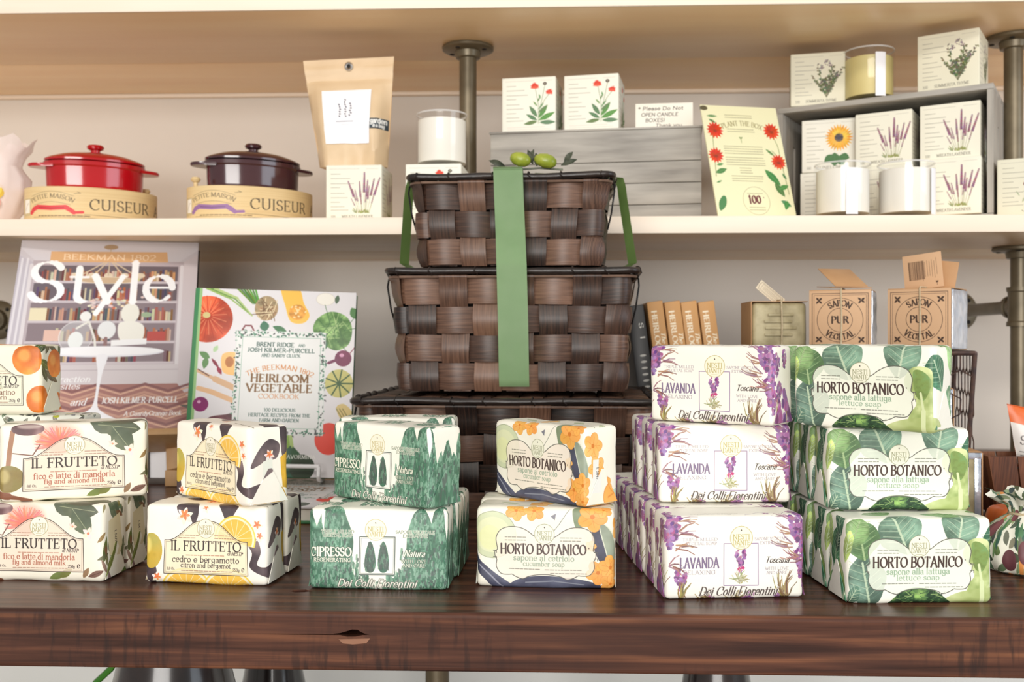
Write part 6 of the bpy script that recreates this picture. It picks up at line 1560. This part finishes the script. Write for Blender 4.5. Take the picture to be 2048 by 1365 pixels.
# ------------------------------------------------------------------ goods on the middle shelf
def oval_pt(a, b, t): return Vector((a*math.cos(t), b*math.sin(t), 0))
def casserole(label_box, label_pot, cx_px, Y, rz, rib, mat, grp, peg):
    p = PY(cx_px, 437, Y); a, b, H = .0905, .064, .0500
    t = thing('bentwood_box', label_box, 'box', (p.x, p.y, ZS), rz, 'bentwood casserole boxes'); n = 96
    per = [0]; P = [oval_pt(a, b, 2*PI*k/n) for k in range(n+1)]
    for k in range(n): per.append(per[-1]+(P[k+1]-P[k]).length)
    bm = NB(); uvl = bm.loops.layers.uv.new('UVMap'); s0, s1 = 2*PI*.5, 2*PI*1.0
    vis = []
    for k in range(n):
        c_ = Vector((p.x, p.y, 0))+Matrix.Rotation(rz, 3, 'Z') @ P[k]; n_ = Matrix.Rotation(rz, 3, 'Z') @ Vector((P[k].x/a/a, P[k].y/b/b, 0))
        if n_.dot(c_) < 0: vis.append(k)
    st = [k for k in vis if (k-1) % n not in vis][0]; cnt = len(vis); per += [per[n]+q for q in per[1:]]
    fr = lambda k: (per[st+((k-st) % n)]-per[st])/(per[st+cnt]-per[st])*1.06-.02
    R = []
    for k in range(n):
        q = P[k]; nn = Vector((q.x/a/a, q.y/b/b, 0)).normalized()
        R.append([bm.verts.new(q+Vector((0, 0, .0))), bm.verts.new(q+Vector((0, 0, H))), bm.verts.new(q-nn*.0025+Vector((0, 0, H))), bm.verts.new(q-nn*.0025+Vector((0, 0, H-.004)))])
    for k in range(n):
        A, B = R[k], R[(k+1) % n]
        for j in range(3):
            f = bm.faces.new((A[j], B[j], B[j+1], A[j+1]))
            for l, (kk, jj) in zip(f.loops, ((k, j), (k+1, j), (k+1, j+1), (k, j+1))): l[uvl].uv = ((fr(kk) if kk == k or fr(kk) > fr(k) else 1.05) if fr(k) < 1.03 else .5, (0, 1, .995, .99)[jj] if fr(k) < 1.03 else .97)
    obj('printed_band', bm, MB[rib], t, angle=30)
    bm = NB(); prism(bm, [(q.x*.975, q.y*.965) for q in P[:-1]], .003, Matrix.Translation((0, 0, H-.0055))); obj('top_panel', bm, M_bent, t)
    bm = NB(); q = oval_pt(a*.91, b*.91, peg); lathe(bm, [(0, -.002), (.003, -.002), (.003, .007), (.006, .009), (.0068, .0115), (.005, .0145), (0, .015)], 20, (q.x, q.y, H)); obj('wooden_peg', bm, M_bent, t)
    # ---- oval casserole standing on it
    t2 = thing('casserole', label_pot, 'pot', (p.x, p.y, ZS+H-.0012), rz, grp); k_ = .62
    pr = [(0, 0), (.094, 0), (.099, .004), (.100, .012), (.1015, .041), (.106, .0435), (.106, .050), (.1, .051), (.096, .049), (.094, .006), (0, .006)]
    cx_ = .006; bm = NB(); lathe(bm, [(r*.83, z) for r, z in pr], 72, (cx_, .006, 0), sy=k_); obj('pot_body', bm, mat, t2); t2.scale = (.80, .80, .86)
    for s in (-1, 1):
        bm = NB(); n2 = 14; out = []
        for i in range(n2+1):
            th = (i/n2-.5)*1.15; out.append((cx_+s*(.080+.033*max(0, math.cos(th*2.4))**.6), .006+.062*math.sin(th)*.62))
        out += [(cx_+s*.074, .006+.030), (cx_+s*.074, .006-.030)]
        prism(bm, out, .0055, Matrix.Translation((0, 0, .040))); bmesh.ops.bevel(bm, geom=bm.edges[:], offset=.0012, segments=2, affect='EDGES'); obj('pot_handle', bm, mat, t2)
    bm = NB(); lathe(bm, [(0, .0515), (.080, .0515), (.0865, .0525), (.087, .0555), (.082, .0585), (.06, .0655), (.03, .070), (.012, .0715), (0, .0715)], 72, (cx_, .006, 0), sy=k_); l_ = obj('pot_lid', bm, mat, t2)
    bm = NB(); lathe(bm, [(0, .0705), (.0085, .0705), (.0085, .0755), (.0140, .078), (.0155, .0815), (.013, .0845), (0, .0853)], 32, (cx_, .006, 0)); obj('lid_knob', bm, mat, l_)
MB = {'red': printed('bentwood_red', art_bentwood((216, 70, 74)), .5, .4, .05), 'violet': printed('bentwood_violet', art_bentwood((150, 110, 160)), .5, .4, .05)}
casserole('pale bentwood box with a red printed ribbon, under the red casserole', 'glossy red oval casserole with lid, on a bentwood box', 185, 1.445, math.radians(33), 'red', M_red, 'casseroles', .32)
casserole('pale bentwood box with a violet printed ribbon, under the plum casserole', 'glossy dark plum oval casserole with lid, on a bentwood box', 502, 1.445, math.radians(33), 'violet', M_plum, 'casseroles', 3.3)
# pink tissue bouquet at the left edge
p = PY(-6, 437, 1.42); t = thing('tissue_bouquet', 'pale pink tissue wrapped bouquet with yellow petals at the left edge', 'bouquet', (p.x, p.y, ZS)); bm = NB(); n = 40; R = []
for k, (r_, z_) in enumerate(((.020, 0), (.034, .02), (.044, .045), (.046, .066), (.038, .085), (.04, .10), (.05, .122))):
    R.append([bm.verts.new((r_*(1+(.16+.03*k)*noise.noise(Vector((math.cos(2*PI*i/n)*2.2, math.sin(2*PI*i/n)*2.2, k*.6+2))))*math.cos(2*PI*i/n), .8*r_*math.sin(2*PI*i/n), z_+(.012*math.sin(i*1.1)*math.sin(i*.37) if k == 6 else 0))) for i in range(n)])
for A, B in zip(R, R[1:]):
    for i in range(n): bm.faces.new((A[i], A[(i+1) % n], B[(i+1) % n], B[i]))
bm.faces.new(R[0][::-1]); obj('tissue_wrap', bm, M_cello, t)
for x_, z_, rr, mm, nm in ((.014, .046, .013, M_yellow, 'yellow_petal'), (.0, .010, .012, M_yellow, 'yellow_petal'), (-.004, .062, .016, M_pinkp, 'pink_petal'), (.012, .030, .010, M_pinkp, 'pink_petal')):
    bm = NB(); lathe(bm, [(0, -rr*.35), (rr*.7, -rr*.3), (rr, 0), (rr*.8, rr*.3), (0, rr*.4)], 16, M=Matrix.Translation((x_, -.034+(.004 if z_ < .05 else 0), z_)) @ Matrix.Rotation(.5, 4, 'Y') @ Matrix.Rotation(1.2, 4, 'X')); obj(nm, bm, mm, t)
# kraft pouch on its lavender carton
def bx(cart, px0, px1, Y, z, rz, label, sc=None):
    a = PY(px0, 600, Y); b = PY(px1, 600, Y); s = sc or (b.x-a.x)/BS; n = Vector((-math.sin(rz), math.cos(rz), 0)); d = Vector((math.cos(rz), math.sin(rz), 0))
    c = a+d*(BS*s/2)+n*(BS*s/2); c.z = z; return cart.put(c, rz, label, sc=s)
bx(B_lav, 652, 764, 1.385, ZS+.0003, math.radians(-2), 'lavender print candle carton under the kraft pouch')
zb = ZS+.0003+(PY(764, 600, 1.385).x-PY(652, 600, 1.385).x)*1.0+.0004
def kraft():
    Y = 1.43; P = [PY(640, 336, Y), PY(776, 336, Y), PY(606, 122, Y), PY(788, 113, Y)]; c = (P[0]+P[1])/2; c.z = zb
    t = thing('kraft_pouch', 'upright kraft paper pouch with white label, on a lavender carton', 'bag', c)
    nu, nv = 20, 26; T_ = .052
    def surf(u, v, s):
        p = P[0].lerp(P[1], u).lerp(P[2].lerp(P[3], u), v); p.z = max(p.z, zb) if v > 0 else zb; p = p-c
        e = min(1, min(u, 1-u)/.16); e = e*e*(3-2*e); top = max(0, min(1, (.80-v)/.5)); bulge = T_/2*(e**.8)*(top**.7)
        wr = .0042*noise.noise(Vector((u*4, v*5, s*2.3)))*(top+.3)+.002*noise.noise(Vector((u*11, v*9, s*5.3)))*(top+.3)+(.0016*math.cos((v-.82)*40) if v > .74 else 0)
        return Vector((p.x, s*bulge+(wr if s < 0 else wr*.5), p.z+(.004*(1-e) if v == 0 else 0)))
    bm = NB(); G = []
    for s in (-1, 1):
        g_ = [[bm.verts.new(surf(i/nu, j/nv, s)) for i in range(nu+1)] for j in range(nv+1)]; G.append(g_)
        for j in range(nv):
            for i in range(nu): bm.faces.new((g_[j][i], g_[j][i+1], g_[j+1][i+1], g_[j+1][i]))
    A, B = G
    for j in range(nv):
        for i in (0, nu): bm.faces.new((A[j][i], A[j+1][i], B[j+1][i], B[j][i]))
    for j in (0, nv):
        for i in range(nu): bm.faces.new((A[j][i], A[j][i+1], B[j][i+1], B[j][i]))
    bmesh.ops.remove_doubles(bm, verts=bm.verts, dist=2e-5); obj('pouch', bm, M_kraft, t, angle=60)
    def patch(name, u0, u1, v0, v1, mat, lift):
        bm = NB(); uvl = bm.loops.layers.uv.new('UVMap'); m_ = 12; g_ = []
        for j in range(m_+1):
            g_.append([bm.verts.new(surf(u0+(u1-u0)*i/m_, v0+(v1-v0)*j/m_, -1)+Vector((0, -lift, 0))) for i in range(m_+1)])
        for j in range(m_):
            for i in range(m_):
                f = bm.faces.new((g_[j][i], g_[j][i+1], g_[j+1][i+1], g_[j+1][i]))
                for l, (a, b) in zip(f.loops, ((i, j), (i+1, j), (i+1, j+1), (i, j+1))): l[uvl].uv = (a/m_, b/m_)
        obj(name, bm, mat, t)
    patch('white_label', .18, .77, .19, .695, printed('garden_label', art_garden_label(), .5, .4, 0), .0014)
    patch('printed_tag', .77, .985, .325, .42, printed('garden_tag', art_garden_tag(), .5, .4, 0), .0012)
    q = surf(.502, .925, -1); bm = NB(); tube(bm, [(q.x+.0042*math.cos(k*PI/10), q.y-.0012, q.z+.0048*math.sin(k*PI/10)) for k in range(20)], .0022, 8, closed=True); obj('eyelet', bm, M_metal, t)
    bm = NB(); lathe(bm, [(0, 0), (.0032, 0), (.0032, .001), (0, .001)], 16, M=Matrix.Translation((q.x, q.y-.0004, q.z)) @ Matrix.Rotation(PI/2, 4, 'X')); obj('eyelet_hole', bm, M_hole, t)
kraft()
bx(B_mar, 811, 923, 1.375, ZS+.0003, math.radians(-3), 'candle carton behind the top basket, under a white candle')
zc = ZS+.0003+(PY(923, 600, 1.375).x-PY(811, 600, 1.375).x)+.0006
p = PY(884, 320, 1.415); glass_candle((p.x, p.y, zc), .0365, .0765, M_wax, 'white candle in a glass tumbler on a carton, in front of the centre pipe', .86)
# ---- grey slatted crate, upside down, with two marigold cartons and a note
def plank_crate(t, Wd, D, H):
    hs = (.335, .225, .225, .215); z = H
    for f in hs:
        h = f*H; bm = NB(); box(bm, (-Wd/2, 0, z-h+.0006), (Wd/2, .008, z-.0003), .0008); obj('front_slat', bm, M_grey, t); z -= h
    bm = NB()
    for x in (-Wd/2, Wd/2-.008): box(bm, (x, .0082, 0), (x+.008, D, H), .0008)
    obj('crate_end', bm, M_grey, t); bm = NB(); box(bm, (-Wd/2+.0082, D-.008, 0), (Wd/2-.0082, D, H), .0008); obj('back_panel', bm, M_grey, t)
    bm = NB(); box(bm, (-Wd/2-.0015, -.0015, H), (Wd/2+.0015, D+.001, H+.003), .0008); obj('top_board', bm, M_grey, t)
a, b = PY(981, 300, 1.475), PY(1403, 300, 1.437); rzA = math.atan2(b.y-a.y, b.x-a.x); WA = (b-a).length; m = (a+b)/2
zA2 = PY(1190, 262, 1.456).z-ZS
t = thing('wooden_crate', 'weathered grey slatted crate turned over, behind the basket tower', 'crate', (m.x, m.y, ZS), rzA); plank_crate(t, WA, .17, zA2)
zt3 = ZS+zA2+.0032
bx(B_mar, 1004, 1109, 1.478, zt3, rzA-.02, 'red marigold candle carton on the grey crate, left of the pair', 1.02)
bx(B_mar, 1128, 1233, 1.468, zt3, rzA-.06, 'red marigold candle carton on the grey crate, right of the pair next to the note', 1.02)
m_note = printed('note', art_note(), .6, .3, 0); a, b = PY(1271, 250, 1.465), PY(1386, 250, 1.458); wN = (b-a).length; hN = wN*.47
me = finish((lambda q: (box(q, (-wN/2, 0, 0), (wN/2, .0006, hN), .0002), q)[1])(NB()), [m_note]); uv_planar(me, lambda v, n: (v.x/wN+.5, v.z/hN))
o = link('handwritten_note', me); m = (a+b)/2; o.location = (m.x, m.y, zt3); o.rotation_euler = (-.12, 0, math.atan2(b.y-a.y, b.x-a.x)); tag(o, 'small white handwritten note card standing on the grey crate', 'note')
# ---- plant card
a, b = PY(1437, 431, 1.362), PY(1594, 431, 1.390); c, d = PY(1398, 205, 1.422), PY(1553, 216, 1.450); M, Wd, H = frame(a, b, c, d); Wd = (b-a).length
me = finish((lambda q: (box(q, (-Wd/2, 0, 0), (Wd/2, .0025, H), .0003), q)[1])(NB()), [printed('plant_card', art_plant_card(), .5, .4, 0)]); uv_planar(me, lambda v, n: (v.x/Wd+.5, v.z/H))
tag(link('display_card', me), 'pale yellow display card with red marigolds, leaning between the two grey crates', 'card'); o = COL.objects['display_card']; M.translation.z = ZS+.0012; o.matrix_world = M
# ---- grey crate on its side, full of cartons
YL, YR = 1.53, 1.385
a, b = PY(1556, 300, YL), PY(1986, 300, YR); rzB = math.atan2(b.y-a.y, b.x-a.x); WB = (b-a).length; m = (a+b)/2
HB = PY(1986, 165, YR).z-ZS; DB = .135; e = .008
t = thing('wooden_crate', 'weathered grey crate lying on its side, filled with candle cartons', 'crate', (m.x, m.y, ZS), rzB)
for nm, lo, hi in (('crate_side', (-WB/2, 0, 0), (WB/2, DB, e)), ('crate_side', (-WB/2, 0, HB-e), (WB/2, DB, HB)), ('crate_base', (-WB/2, DB-.006, e+.0004), (WB/2, DB, HB-e-.0004))):
    bm = NB(); box(bm, lo, hi, .001); obj(nm, bm, M_grey, t)
for s in (-1, 1):
    x0_, x1_ = (-WB/2, -WB/2+e) if s < 0 else (WB/2-e, WB/2); bm = NB(); y0, y1, z0_, z1_ = .055, .068, HB*.27, HB*.73; zz0, zz1 = e+.0004, HB-e-.0004
    for lo, hi in (((x0_, 0, zz0), (x1_, y0, zz1)), ((x0_, y1, zz0), (x1_, DB-.0064, zz1)), ((x0_, y0, zz0), (x1_, y1, z0_)), ((x0_, y0, z1_), (x1_, y1, zz1))): box(bm, lo, hi)
    bmesh.ops.remove_doubles(bm, verts=bm.verts, dist=1e-6); obj('crate_end', bm, M_greyend, t)
MBx = Matrix.Translation((m.x, m.y, 0)) @ Matrix.Rotation(rzB, 4, 'Z')
def inb(x_, y_): v = MBx @ Vector((x_, y_, 0)); return v
def cb(cart, x_, y_, z, rz, label, sc=1.0): v = inb(x_, y_); v.z = z; return cart.put(v, rz, label, sc=sc)
z1 = ZS+e+.0003; z2 = z1+BS+.0004; dy = BS/2+.012
xs = (-WB/2+.060, .003, WB/2-.052)
cb(B_sun, xs[0]+.003, dy+.008, z1, rzB+.16, 'sunflower candle carton at the bottom left inside the grey crate, mostly hidden'); cb(B_lav, xs[1], dy-.004, z1, rzB, 'lavender candle carton in the bottom row inside the grey crate, behind the two candles'); cb(B_lav, xs[2]-.002, dy-.02, z1, rzB, 'lavender candle carton at the bottom right inside the grey crate')
cb(B_sun, xs[0]+.003, dy+.008, z2, rzB+.22, 'sunflower candle carton in the top row inside the grey crate'); cb(B_lav, xs[1]-.0005, dy, z2, rzB, 'lavender candle carton in the top row middle inside the grey crate'); cb(B_lav, xs[2]-.004, dy-.006, z2, rzB, 'lavender candle carton in the top row right inside the grey crate')
zT = ZS+HB+.0004
cb(B_thy, -WB/2+.046, .048, zT, rzB+.30, 'thyme candle carton on top of the grey crate, left of the yellow candle'); cb(B_thy, WB/2-.058, .052, zT, rzB-.03, 'thyme candle carton on top of the grey crate, at its right end', 1.03)
v = PY(1738, 195, 1.50); glass_candle((v.x, v.y, zT), .0365, .0765, M_waxy, 'pale yellow candle in a glass tumbler on top of the grey crate', .82, .15)
for px, lb, la in ((1685, 'white candle in a glass tumbler in front of the grey crate, left one', .05), (1812, 'white candle in a glass tumbler in front of the grey crate, right one', .85)):
    v = PY(px, 429, 1.382 if px < 1700 else 1.381); glass_candle((v.x, v.y, ZS+.0003), .0375, .0745, M_wax, lb, .86, la)
bx(B_pop, 1994, 2098, 1.378, ZS+.0003, math.radians(-28), 'red poppy candle carton at the right edge of the middle shelf', 1.0)
